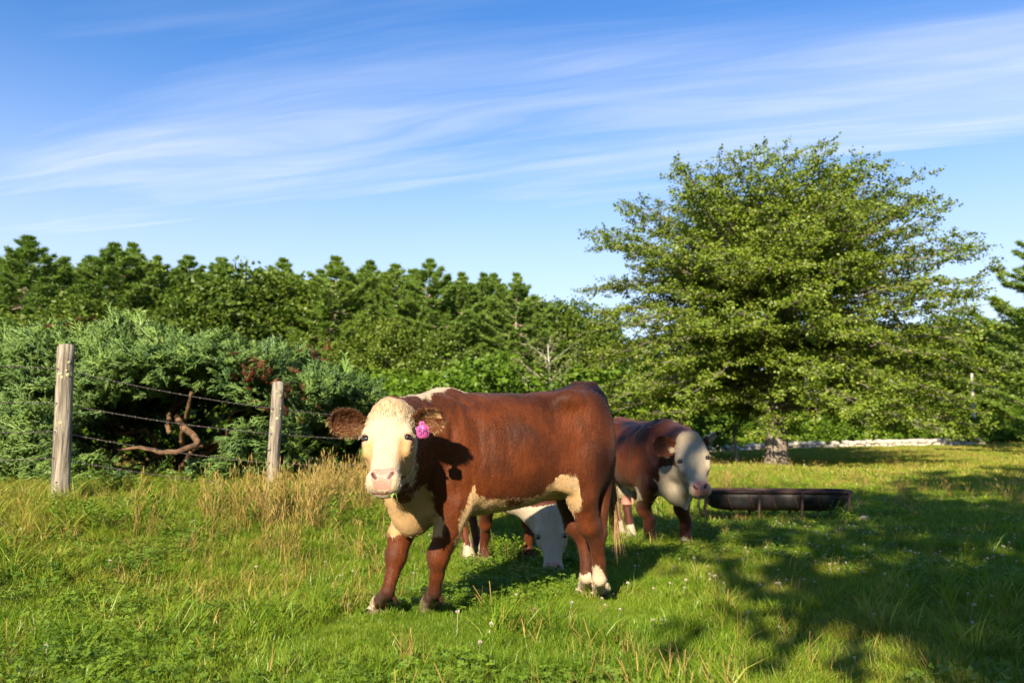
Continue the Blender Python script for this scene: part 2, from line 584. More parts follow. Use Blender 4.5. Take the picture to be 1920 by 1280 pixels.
# the big spreading oak
OAK_Y = 37.0
oak_xy = at(1457, 876, OAK_Y)
OAK_ENV = [(0.8, 7.2), (2, 8.4), (4, 9.0), (7, 9.0), (9.6, 9.2), (11.6, 8.7), (13.2, 7.6), (14.4, 6.2), (15.1, 4.2), (15.5, 1.8)]


def oak_start(z, R):
    if z < 6:
        return min(max(z + 0.10 * R + 0.5, 2.0), 6.5)
    if z < 10:
        return z - 0.12 * R
    return max(z - 0.30 * R - 1.4 - 0.25 * (z - 10), 8.4)


oak = tree_wood_and_leaves(5, OAK_ENV, (1.7, 15.4), 310, 13.0, 0.56, 0.125, start_fn=oak_start, flare=1.05, prim_r=0.075, leaves_per=16, twig_gap=0.20, sec_gap=0.42, jit=0.14, minz=1.3)
oak_parts = as_meshes(oak, M_BARK, M_OAK, 'oak')
oak_root = place_tree('oak_tree', oak_parts, (oak_xy[0], OAK_Y, float(ground_z(oak_xy[0], OAK_Y))), 0.6, (1.0, 1.0, 0.90),
                      'big broad-crowned green oak standing alone in the pasture behind the trough')
# a browned cluster in its crown
mbr = MB()
cpos = np.array([at(1408, 486, OAK_Y - 3.0)]) + rng.normal(size=(70, 3)) * np.array([.22, .3, .40])
spread_template(LEAF_V, LEAF_F, cpos, frames(rng.normal(size=(70, 3)), rng.normal(size=(70, 3))), np.full(70, .15), rng.uniform(0, 1, 70), mbr)
mw = oak_root.matrix_basis.inverted()
dead = mbr.mesh('browned_leaves')
dead.transform(Matrix.Rotation(-0.6, 4, 'Z') @ Matrix.Translation(-Vector(oak_root.location)))
dl_ = link('browned_leaves', dead, M_RED, oak_root)
dl_['label'] = 'small patch of rust-brown dead leaves in the crown'
dl_['kind'] = 'stuff'

# other broadleaf kinds, shared by the trees of the wood
ENV_R = [(0.6, 3.0), (2.5, 4.4), (6, 5.0), (9, 4.6), (11.5, 3.4), (13, 1.8), (13.6, 0.5)]
st = lambda z, R: max(z - 0.45 * R, 1.2)
BROAD = []
for sd in (11, 12, 13):
    BROAD.append(as_meshes(tree_wood_and_leaves(sd, ENV_R, (0.9, 13.4), 80, 12.3, 0.22, 0.30, start_fn=st, sec_gap=0.60, sec_len=(0.7, 2.1), twig_gap=0.34, twig_len=(.35, .8),
                                                 leaves_per=15, prim_r=.06, twigs=False, jit=0.50), M_BARK, M_BROAD, 'broadleaf%d' % sd))
PALE = as_meshes(tree_wood_and_leaves(14, ENV_R, (2.0, 13.0), 34, 12.0, 0.20, 0.20, start_fn=lambda z, R: max(z - 0.9 * R, 1.0), sec_gap=0.7, sec_len=(0.7, 1.8), twig_gap=0.45, twig_len=(.4, .9),
                                      leaves_per=9, prim_r=.07, twigs=True, jit=0.3), M_PALE, M_SPARSE, 'sparse')
BUSHES = []
for sd in (21, 22):
    BUSHES.append(as_meshes(tree_wood_and_leaves(sd, [(0.2, 1.5), (0.9, 2.0), (1.8, 1.7), (2.6, 0.9), (3.0, 0.2)], (0.35, 2.95), 56, 2.4, 0.05, 0.15, start_fn=lambda z, R: max(z - 0.5 * R, 0.1), sec_gap=0.30,
                                                 sec_len=(0.4, 1.0), twig_gap=0.22, twig_len=(.2, .5), leaves_per=10, prim_r=.02, twigs=False, jit=0.25), M_BARK, M_BUSH, 'shrub%d' % sd))


def pine(seed, H, spread, bare, nper=5, dens=1.0):
    """white pine: whorls of nearly level limbs with upturned ends carrying plates of needle tufts"""
    r = np.random.default_rng(seed)
    wood, lv = MB(), MB()
    zt = np.linspace(0, H, 9)
    wob = np.cumsum(r.normal(size=(9, 2)) * 0.06, 0)
    tp = np.column_stack([wob, zt - 0.2])
    wood.tube(tp, 0.26 * (1 - 0.93 * zt / H) * (H / 18) + 0.01, 8)
    # tuft: a star of thin needles bundles
    nn = 8
    a = np.linspace(0, 2 * math.pi, nn, endpoint=False)
    TV, TF = [], []
    for i, x in enumerate(a):
        el = (0.15, 0.55, 0.95)[i % 3]
        d = np.array([math.cos(x) * math.cos(el), math.sin(x) * math.cos(el), math.sin(el)])
        sdv = np.cross(d, [0, 0, 1.0]); sdv /= np.linalg.norm(sdv)
        rot_ = (0.3, 1.25, 2.2, 0.8)[i % 4]
        sdv = sdv * math.cos(rot_) + np.cross(d, sdv) * math.sin(rot_)
        TV += [d * 0.05 - sdv * 0.11, d * 0.05 + sdv * 0.11, d * 1.0]
        TF.append([3 * i, 3 * i + 1, 3 * i + 2])
    TV, TF = np.array(TV), [np.array(TF)]
    pos = []
    z = bare
    while z < H - 0.2:
        f = (z - bare) / (H - bare)
        Rz = spread * (1.0 - f ** 1.55) ** 0.85 * min(1.0, 0.22 + (1 - f) / 0.20 * 0.78) * (0.65 + 0.35 * min(1, f * 5)) + 0.16
        a0 = r.uniform(0, 6.28)
        for b in range(nper):
            if r.uniform() < 0.14:
                continue
            az = a0 + b * 6.283 / nper + r.normal() * 0.25
            R = Rz * r.uniform(0.50, 1.25)
            k = np.linspace(0, 1, 6)
            up_ = 0.02 + 0.34 * f
            P = np.column_stack([np.interp(z, zt, tp[:, 0]) + math.cos(az) * R * k, np.interp(z, zt, tp[:, 1]) + math.sin(az) * R * k, z + R * (up_ * k + 0.14 * k ** 3 - 0.10 * np.sin(math.pi * k))])
            P[1:] += r.normal(size=(5, 3)) * 0.03 * R
            wood.tube(P, (0.045 * (R / 3) + .012) * (1 - 0.85 * k), 4, cap=False)
            nt = int((12 + 30.0 * R) * dens)
            u = r.uniform(0.28, 1.03, nt) ** 0.8
            w_ = (0.10 + 0.30 * R * u * (1.15 - u) * 1.6)
            off = r.uniform(-1, 1, nt) * w_
            c = np.column_stack([np.interp(u, k, P[:, j]) for j in range(3)])
            c[:, 0] += -math.sin(az) * off
            c[:, 1] += math.cos(az) * off
            c[:, 2] += r.uniform(-0.03, 0.10, nt) + 0.03 - 0.12 * np.abs(off)
            pos.append(c)
        z += r.uniform(1.05, 1.75) * (H / 18) ** 0.5 * (1 - 0.66 * f)
    top = np.column_stack([r.normal(size=(14, 2)) * 0.22 + wob[-1], H - 0.2 - r.uniform(0, 0.9, 14)])
    pos.append(top)
    pos = np.concatenate(pos)
    n = len(pos)
    fw = r.normal(size=(n, 3)) * np.array([1, 1, 0.3])
    upv = np.tile(np.array([0, 0, 1.0]), (n, 1)) + r.normal(size=(n, 3)) * 0.3
    M = frames(fw, upv)
    spread_template(TV, TF, pos, M, r.uniform(0.22, 0.42, n), np.clip(r.normal(0.55, 0.22, n), 0, 1), lv)
    a, b = wood.mesh('pine_trunk', True), lv.mesh('pine_crown')
    a.materials.append(M_PBARK)
    b.materials.append(M_PINE)
    return [('trunk', a), ('crown', b)]


PINES = [pine(31, 18, 6.8, 1.5, 7), pine(32, 18, 5.8, 2.5, 6), pine(33, 18, 6.4, 1.2, 7), pine(34, 18, 5.2, 6.0, 6)]


def put_tree(parts, h0, px, top, Y, name, label, group, rz=None, wide=1.0, cat='tree'):
    w = at(px, 840, Y)
    g = float(ground_z(w[0], Y))
    h = at(px, top, Y)[2] - g
    sc = h / h0
    return place_tree(name, parts, (w[0], Y, g - 0.05), rng.uniform(0, 6.28) if rz is None else rz, (sc * wide, sc * wide, sc), label, cat, group)


G1 = 'trees of the pine wood behind the juniper'
# (kind, px, top pixel, depth, width factor, label)
WOOD = [
    ('p0', 30, 440, 56, 1.15, 'tall dark white pine at the extreme left edge of the wood'),
    ('p2', 95, 482, 60, 1.0, 'dark pine just beside the leftmost tall pine, pointed top'),
    ('p0', 190, 452, 60, 1.15, 'tall white pine above the weathered fence post, twin-topped crown'),
    ('p2', 225, 455, 63, 1.0, 'white pine close beside the twin-topped pine above the fence post'),
    ('p1', 335, 474, 66, 1.0, 'white pine with small cone top, first of two lone tips left of the wood middle'),
    ('p2', 275, 480, 62, 1.0, 'full white pine right of the twin-topped pine'),
    ('p1', 398, 478, 70, 1.0, 'white pine with small cone top, second of two lone tips left of the wood middle'),
    ('b0', 130, 560, 52, 1.1, 'rounded dark green broadleaf tree in front of the leftmost pines'),
    ('b1', 445, 500, 58, 1.05, 'rounded broadleaf tree with pale bare branches above the juniper top'),
    ('b2', 375, 520, 57, 1.0, 'green broadleaf tree rising behind the peak of the juniper'),
    ('b0', 520, 515, 60, 1.0, 'rounded broadleaf tree right of the juniper peak'),
    ('p0', 510, 482, 66, 1.0, 'white pine rising behind the rounded broadleaf trees'),
    ('p2', 620, 480, 58, 1.15, 'broad white pine with layered plates above the right end of the juniper'),
    ('p0', 680, 486, 62, 1.05, 'second layered white pine right above the juniper end'),
    ('p1', 735, 490, 60, 1.0, 'white pine above the heifer poll'),
    ('p3', 800, 488, 58, 1.05, 'tall white pine above the heifer ear tag'),
    ('p2', 862, 510, 60, 1.0, 'white pine with bare pale trunk above the heifer withers'),
    ('p3', 905, 512, 63, 1.0, 'narrow white pine left of the slim bare-trunked pine'),
    ('p3', 965, 512, 56, 0.95, 'slim white pine with long bare trunk nearest the oak'),
    ('p1', 925, 508, 66, 0.9, 'white pine standing behind the slim bare-trunked pine'),
    ('b1', 720, 600, 54, 0.95, 'dark green broadleaf tree filling between pines behind the heifer head'),
    ('b2', 830, 620, 53, 0.9, 'dense low broadleaf tree at the foot of the pines behind the heifer back'),
    ('b0', 1020, 562, 64, 1.0, 'rounded broadleaf tree between the slim pine and the oak'),
    ('b1', 1075, 565, 68, 1.1, 'broadleaf tree partly hidden behind the left side of the oak'),
    ('b2', 1130, 600, 66, 1.1, 'broadleaf tree hidden behind the oak skirt above the older cow'),
    ('b0', 620, 640, 50, 0.9, 'low broadleaf tree just beyond the right shoulder of the juniper'),
    ('b2', 15, 590, 48, 1.1, 'dark broadleaf tree low at the left edge behind the juniper'),
    ('b1', 250, 590, 54, 1.0, 'low broadleaf tree behind the juniper between the fence posts'),
    ('b2', 945, 660, 50, 0.85, 'small dark broadleaf tree below the slim pine'),
    ('p2', 570, 525, 70, 0.95, 'white pine top seen between the broadleaf trees and the layered pine'),
]
for kind, px, top, Y, wf, lab in WOOD:
    if kind[0] == 'p':
        put_tree(PINES[int(kind[1])], 18, px, top, Y, 'pine_tree', lab, G1, wide=wf)
    else:
        put_tree(BROAD[int(kind[1])], 13.6, px, top, Y, 'broadleaf_tree', lab, G1, wide=wf)
put_tree(PALE, 13.2, 1032, 618, 44, 'sparse_tree', 'small pale tree with bare branches and thin leaves beside the oak', None, wide=1.15)
put_tree(BUSHES[0], 3.0, 905, 668, 42, 'shrub', 'bright yellow-green shrub standing behind the heifer back', None, wide=1.0, cat='bush')
put_tree(BUSHES[1], 3.0, 790, 705, 42, 'shrub', 'green shrub behind the heifer withers', None, wide=1.2, cat='bush')
put_tree(BUSHES[1], 3.0, 1085, 690, 44, 'shrub', 'green shrub behind the heifer rump', None, wide=1.3, cat='bush')
ORD = ('first second third fourth fifth sixth seventh eighth ninth tenth eleventh twelfth thirteenth fourteenth fifteenth sixteenth seventeenth eighteenth nineteenth twentieth '
       'twenty-first twenty-second twenty-third twenty-fourth twenty-fifth twenty-sixth twenty-seventh').split()
second = [(-5, 470), (70, 492), (140, 488), (250, 492), (310, 505), (365, 505), (470, 520), (545, 515), (590, 505), (655, 512), (710, 512), (768, 505), (835, 520), (890, 530), (945, 535), (985, 545)]
for i, (px, top) in enumerate(second):
    put_tree(PINES[(i * 3 + 1) % 4 if i % 4 else 2], 18, px, top, 67 + (i * 5 % 6), 'pine_tree', ORD[i] + ' from the left of the second row of pines in the wood', 'second row of pines', wide=1.05)
deep = [-40, 40, 110, 170, 235, 300, 365, 430, 495, 560, 625, 690, 755, 820, 880, 945, 1010, 1070, 1140, 1300, 1420, 1540, 1660, 1740, 1830, 1900, 1960]
for i, px in enumerate(deep):
    put_tree(BROAD[i % 3], 13.6, px, (585, 560, 600, 570, 610)[i % 5] if px < 960 else (625, 640, 610)[i % 3], 82 + (i * 5 % 7), 'broadleaf_tree', ORD[i] + ' from the left of the dim trees deep in the wood', 'trees deep in the wood', wide=1.25)
low = [-10, 70, 150, 600, 660, 720, 780, 840, 900, 960, 1020, 1090, 1150, 1210]
for i, px in enumerate(low):
    put_tree(BUSHES[i % 2], 3.0, px, (700, 690, 712)[i % 3], 46 + (i * 3 % 5), 'shrub', ORD[i] + ' undergrowth shrub from the left at the foot of the pine wood', 'undergrowth shrubs of the pine wood', wide=1.5, cat='bush')
G2 = 'trees at the far right field edge'
for kind, px, top, Y, wf, lab in [
    ('b1', 1800, 585, 72, 1.2, 'broadleaf tree just right of the oak crown at the field edge'),
    ('b0', 1865, 610, 70, 1.1, 'broadleaf tree between the oak and the dark pine at the edge'),
    ('b2', 1760, 640, 74, 1.2, 'broadleaf tree half hidden by the right side of the oak'),
    ('b1', 1925, 600, 74, 1.2, 'broadleaf tree behind the dark pine at the right edge'),
    ('b2', 1690, 660, 76, 1.2, 'broadleaf tree behind the right half of the oak skirt'),
    ('b0', 1600, 670, 78, 1.3, 'broadleaf tree behind the oak right of its trunk'),
    ('b1', 1480, 680, 78, 1.3, 'broadleaf tree straight behind the oak trunk'),
    ('b2', 1350, 670, 76, 1.3, 'broadleaf tree behind the oak above the older cow head'),
    ('b0', 1230, 650, 74, 1.3, 'broadleaf tree behind the left half of the oak'),
    ('p0', 1880, 640, 84, 1.2, 'dark pine deep in the far right wood'),
    ('p2', 1790, 640, 86, 1.2, 'shaded pine in the far wood above the white trunk'),
]:
    put_tree(BROAD[int(kind[1])] if kind[0] == 'b' else PINES[int(kind[1])], 13.6 if kind[0] == 'b' else 18, px, top, Y, 'broadleaf_tree' if kind[0] == 'b' else 'pine_tree', lab, G2, wide=wf)
put_tree(PINES[0], 18, 2010, 400, 46, 'pine_tree', 'dark drooping pine cut off by the right edge', G2, wide=1.0)

# shrubs along the stone wall
G3 = 'shrubs along the stone wall'
k = 0
places = ['left of the oak trunk beside the older cow', 'between the older cow and the oak trunk', 'touching the oak trunk from the left', 'straight behind the oak trunk', 'first right of the oak trunk', 'second right of the oak trunk',
          'third right of the oak trunk', 'fourth right of the oak trunk', 'fifth right of the oak trunk', 'near the far end of the stone wall', 'at the stone wall end', 'left of the white trunk', 'at the foot of the white trunk',
          'right of the white trunk', 'second right of the white trunk', 'at the right edge of the field']
for i, px in enumerate([1300, 1350, 1400, 1455, 1510, 1550, 1590, 1632, 1672, 1710, 1745, 1785, 1825, 1862, 1895, 1925]):
    Y = 66 + (i * 7 % 4) - (4 if px > 1740 else 0)
    w = at(px, 840, Y)
    g = float(ground_z(w[0], Y))
    sc = (1.0, 1.25, 0.9, 1.3, 1.15, 0.95, 1.3, 1.1, 1.35, 1.2, 1.05, 0.95, 0.75, 0.8, 0.7, 1.0)[i]
    place_tree('shrub', BUSHES[i % 2], (w[0], Y, g - 0.05), i * 1.7, (sc * 1.15, sc * 1.15, sc), 'bright green leafy shrub ' + places[i], 'bush', G3)

# bare pale trunks
def pale_trunk(px0, top, base, Y, rad, label, stub=None):
    a = at(px0, base, Y)
    g = float(ground_z(a[0], Y))
    t = at(px0 - 6, top, Y)
    m = MB()
    z = np.linspace(0, 1, 7)[:, None]
    P = np.array([a[0], Y, g - 0.1]) * (1 - z) + np.array([t[0], Y, t[2]]) * z
    P[1:-1] += rng.normal(size=(5, 3)) * 0.03
    root = empty('bare_trunk', (a[0], Y, g))
    m.tube(P - np.array([a[0], Y, g]), np.linspace(rad, rad * 0.6, 7), 8)
    m.build('trunk', M_PALE, root, True)
    if stub:
        m = MB()
        q = P[stub[0]] - np.array([a[0], Y, g])
        m.tube([q, q + np.array([stub[1], -0.2, stub[2]])], [rad * 0.45, rad * 0.3], 6)
        m.build('branch_stub', M_PALE, root, True)
    tag(root, label, 'tree trunk')


pale_trunk(1381, 800, 866, 45, 0.11, 'thin pale bare trunk standing left of the oak trunk', (5, 0.25, 0.5))
pale_trunk(1828, 700, 826, 62, 0.16, 'white bare trunk with a stub branch in the dark wood edge at right', (3, -0.9, 0.1))

# ------------------------------------------------------------------ stone wall along the field edge
def stone_wall():
    r = np.random.default_rng(3)
    M_ST = plain_mat('field_stone', (0.28, 0.26, 0.22), (0.46, 0.43, 0.37), 3, 0.95, 0.6, extra=(5, 0.55, 0.7, (0.22, 0.23, 0.17)))
    variants = []
    for v in range(6):
        # rough block: a jittered, chamfered box
        g = np.array([(x, y, z) for x in (-1, 0, 1) for y in (-1, 0, 1) for z in (-1, 0, 1)], float)
        nrm = np.abs(g).sum(1, keepdims=True)
        g = g * np.where(nrm == 3, 0.80, np.where(nrm == 2, 0.93, 1.0)) * 0.5
        g += r.normal(size=g.shape) * 0.05
        idx = lambda x, y, z: (x + 1) * 9 + (y + 1) * 3 + (z + 1)
        F = []
        for ax in range(3):
            for sg in (-1, 1):
                for a in (-1, 0):
                    for b in (-1, 0):
                        q = []
                        for (i, j) in ((a, b), (a + 1, b), (a + 1, b + 1), (a, b + 1)):
                            p = [0, 0, 0]
                            p[ax] = sg; p[(ax + 1) % 3] = i; p[(ax + 2) % 3] = j
                            q.append(idx(*p))
                        F.append(q if sg > 0 else q[::-1])
        me = mesh_arrays('stone', g, [np.array(F)])
        me.materials.append(M_ST)
        variants.append(me)
    root = empty('stone_wall', (20, 62, float(ground_z(20, 62))))
    tag(root, 'low pale dry stone wall along the far edge of the pasture', 'wall', kind='thing')
    bx, by, bz = root.location
    n = 0
    for row in range(2):
        x = 12.8
        while x < 35.5:
            w_ = r.uniform(0.35, 0.75)
            if row == 1 and r.uniform() < 0.12:
                x += w_
                continue
            y = 62.0 - (x - 20) * 0.05
            h = r.uniform(0.30, 0.42)
            z = float(ground_z(x, y)) + (0.14 if row == 0 else 0.42) + r.normal() * 0.02
            o = link('stone', variants[n % 6], None, root)
            o.location = (x + w_ / 2 - bx, y - by + r.normal() * 0.05, z - bz)
            o.scale = (w_ * 1.04, r.uniform(0.5, 0.7), h)
            o.rotation_euler = (r.normal() * 0.08, r.normal() * 0.08, r.normal() * 0.25)
            x += w_
            n += 1


stone_wall()

# ------------------------------------------------------------------ trees behind the camera that shade the right of the field
HIGH = as_meshes(tree_wood_and_leaves(15, [(7.0, 1.5), (8, 3.4), (10, 4.4), (12, 3.6), (13.4, 1.6), (14, 0.3)], (7.2, 13.8), 46, 13.0, 0.26, 0.42, start_fn=lambda z, R: max(z - 0.5 * R, 6.0), sec_gap=0.6, sec_len=(0.7, 2.0),
                                      twig_gap=0.34, twig_len=(.35, .8), leaves_per=5, prim_r=.06, twigs=False, jit=0.4), M_BARK, M_BROAD, 'tall_broadleaf')
LIGHT = as_meshes(tree_wood_and_leaves(16, ENV_R, (1.2, 13.3), 60, 12.3, 0.22, 0.34, start_fn=st, sec_gap=0.7, sec_len=(0.7, 2.1), twig_gap=0.4, twig_len=(.35, .8), leaves_per=6, prim_r=.06, twigs=False, jit=0.35),
                  M_BARK, M_BROAD, 'light_broadleaf')
SHADE = [  # kind, x, y, height, width factor
    ('b', 2.0, -7.2, 7.2, 1.3, 'small leafy tree close behind the camera shading the near right grass'),
    ('b', 0.7, -6.4, 11.0, 0.74, 'slender leafy tree behind the camera shading the grass beside the heifer'),
    ('b', 6.4, -6.0, 8.6, 1.3, 'leafy tree behind the camera shading the lower right corner'),
    ('h', -1.2, -10.5, 14.0, 0.75, 'tall bare-stemmed tree behind the camera shading the trough'),
    ('h', 4.6, -6.5, 14.5, 1.15, 'tall broad tree behind the camera shading the right of the pasture'),
    ('h', 9.5, -3.0, 16.0, 1.2, 'tall tree right of the camera shading the far right grass'),
]
for kind, x, y, h, wf, lab in SHADE:
    place_tree('broadleaf_tree', LIGHT if kind == 'b' else HIGH, (x, y, float(ground_z(x, y))), x, ((h / 13.6 * wf), (h / 13.6 * wf), h / 13.6), lab, 'tree', 'trees behind the camera')

# ------------------------------------------------------------------ barbed wire fence
M_POST = plain_mat('weathered_post', (0.09, 0.078, 0.062), (0.29, 0.26, 0.215), 8, 0.95, 1.0, (5, 5, 0.28), extra=(7, 0.60, 0.72, (0.40, 0.42, 0.24)))
M_WIRE = plain_mat('old_wire', (0.16, 0.14, 0.13), (0.26, 0.22, 0.20), 40, 0.6, 0.0, metallic=0.6)
M_LICH = plain_mat('lichen', (0.32, 0.35, 0.16), (0.42, 0.43, 0.25), 60, 1.0, 0.6)


def fence():
    r = np.random.default_rng(9)
    tops = [at(124, 650, 7.7), at(522, 718, 9.8)]
    P1 = at(115, 890, 7.7); P2 = at(509, 905, 9.8)
    step = np.array([P2[0] - P1[0], 2.1])
    bases = [np.array([P1[0] - step[0], 5.6]), np.array([P1[0], 7.7]), np.array([P2[0], 9.8]), np.array([P2[0] + step[0], 11.9])]
    topz = [tops[0][2] + 0.0, tops[0][2], tops[1][2], tops[1][2] - 0.02]
    topx = [None, tops[0][0], tops[1][0], None]
    labels = ['weathered fence post beyond the left edge', 'thick grey weathered fence post with lichen, nearest of the fence', 'leaning pale fence post between juniper and heifer', 'fence post hidden behind the heifer shoulder']
    heads = []
    for i, b in enumerate(bases):
        g = float(ground_z(b[0], b[1]))
        tx = topx[i] if topx[i] is not None else b[0] + 0.02
        root = empty('fence_post', (b[0], b[1], g))
        H_ = topz[i] - g
        rad = (0.075, 0.080, 0.071, 0.07)[i]
        n = 16
        z = np.linspace(-0.3, H_, 14)
        P = np.column_stack([(tx - b[0]) * z / H_, 0 * z, z])
        m = MB()
        m.tube(P, rad * (1.03 - 0.06 * z / H_), n)
        V = np.concatenate(m.V)
        a = np.arctan2(V[:, 1], V[:, 0] - (tx - b[0]) * V[:, 2] / H_)
        lump = 0.006 * np.sin(3 * a + i) + 0.004 * np.sin(7 * a + V[:, 2] * 2) + 0.006 * (vnoise(np.column_stack([a * 3, V[:, 2] * 5]), i) - 0.5) - 0.010 * (vnoise(np.column_stack([a * 5 + 9, V[:, 2] * 0.9]), i + 5) > 0.72)
        V[:, 0] += np.cos(a) * lump
        V[:, 1] += np.sin(a) * lump
        topm = V[:, 2] > H_ - 0.01
        V[topm, 2] += 0.02 * np.cos(a[topm] + 1)
        m.V = [V]
        m.build('post', M_POST, root)
        for q in range(7 if i in (1, 2) else 0):
            aa, zz = r.uniform(-2.8, -0.3), H_ - r.uniform(0.02, 0.5)
            mm = MB()
            c = np.array([(tx - b[0]) * zz / H_ + math.cos(aa) * rad, math.sin(aa) * rad, zz])
            S = r.normal(size=(40, 3))
            S /= np.linalg.norm(S, axis=1, keepdims=True)
            th = np.linspace(0, 6.283, 9)[:-1]
            out = np.array([math.cos(aa), math.sin(aa), 0]); tg = np.array([-math.sin(aa), math.cos(aa), 0])
            rr = r.uniform(0.008, 0.020)
            ring = np.array([c + tg * math.cos(t) * rr * r.uniform(.7, 1.2) + np.array([0, 0, 1]) * math.sin(t) * rr * r.uniform(.7, 1.3) for t in th])
            mm.add(np.concatenate([ring - out * 0.004, [c + out * 0.009]]), np.array([[k_, (k_ + 1) % 8, 8] for k_ in range(8)]))
            mm.build('lichen_patch', M_LICH, root)
        tag(root, labels[i], 'fence post', 'barbed wire fence posts')
        heads.append((b, g, H_, tx, rad))
    drops = [[.22, .55, .82, 1.07], [.22, .55, .82, 1.07], [.315, .62, .97, 1.25], [.32, .62, .97, 1.2]]
    for w_ in range(4):
        m, mb = MB(), MB()
        names = ('top strand of barbed wire on the weathered posts', 'second strand of barbed wire from the top', 'third strand of barbed wire from the top', 'lowest strand of barbed wire half hidden in grass')
        pts = []
        for i, (b, g, H_, tx, rad) in enumerate(heads):
            zz = max(H_ - drops[i][w_], 0.06)
            x = b[0] + (tx - b[0]) * zz / H_
            pts.append(np.array([x - 0.02, b[1] - rad - 0.006, g + zz]))
        root = empty('barbed_wire', pts[0])
        full = []
        for a, b in zip(pts[:-1], pts[1:]):
            k_ = np.linspace(0, 1, 24)[:-1]
            seg = a + (b - a) * k_[:, None]
            seg[:, 2] -= 0.035 * 4 * k_ * (1 - k_)
            full.append(seg)
        full = np.concatenate(full + [pts[-1][None]])
        t = np.linspace(0, 1, 900)
        L = np.concatenate([[0], np.cumsum(np.linalg.norm(np.diff(full, axis=0), axis=1))])
        fine = np.column_stack([np.interp(t * L[-1], L, full[:, a]) for a in range(3)])
        ph = t * L[-1] * 90
        for off in (0, math.pi):
            tw = fine + 0.0028 * np.column_stack([0 * ph, np.cos(ph + off), np.sin(ph + off)])
            m.tube(tw - pts[0], 0.0030, 4)
        m.build('strand', M_WIRE, root)
        s = 0.05
        while s < L[-1]:
            c = np.array([np.interp(s, L, full[:, a]) for a in range(3)]) - pts[0]
            for _ in range(2):
                d = r.normal(size=3) * np.array([.35, 1, 1]); d /= np.linalg.norm(d)
                mb.tube([c - d * 0.016, c, c + d * 0.016], [.0006, .0022, .0006], 4)
            mb.tube([c - np.array([.006, .008, 0]), c + np.array([.006, .008, 0])], 0.005, 6)
            s += 0.125
        bo = mb.build('barbs', M_WIRE, root)
        bo['kind'] = 'stuff'
        tag(root, names[w_], 'wire', 'strands of the barbed wire fence')


fence()

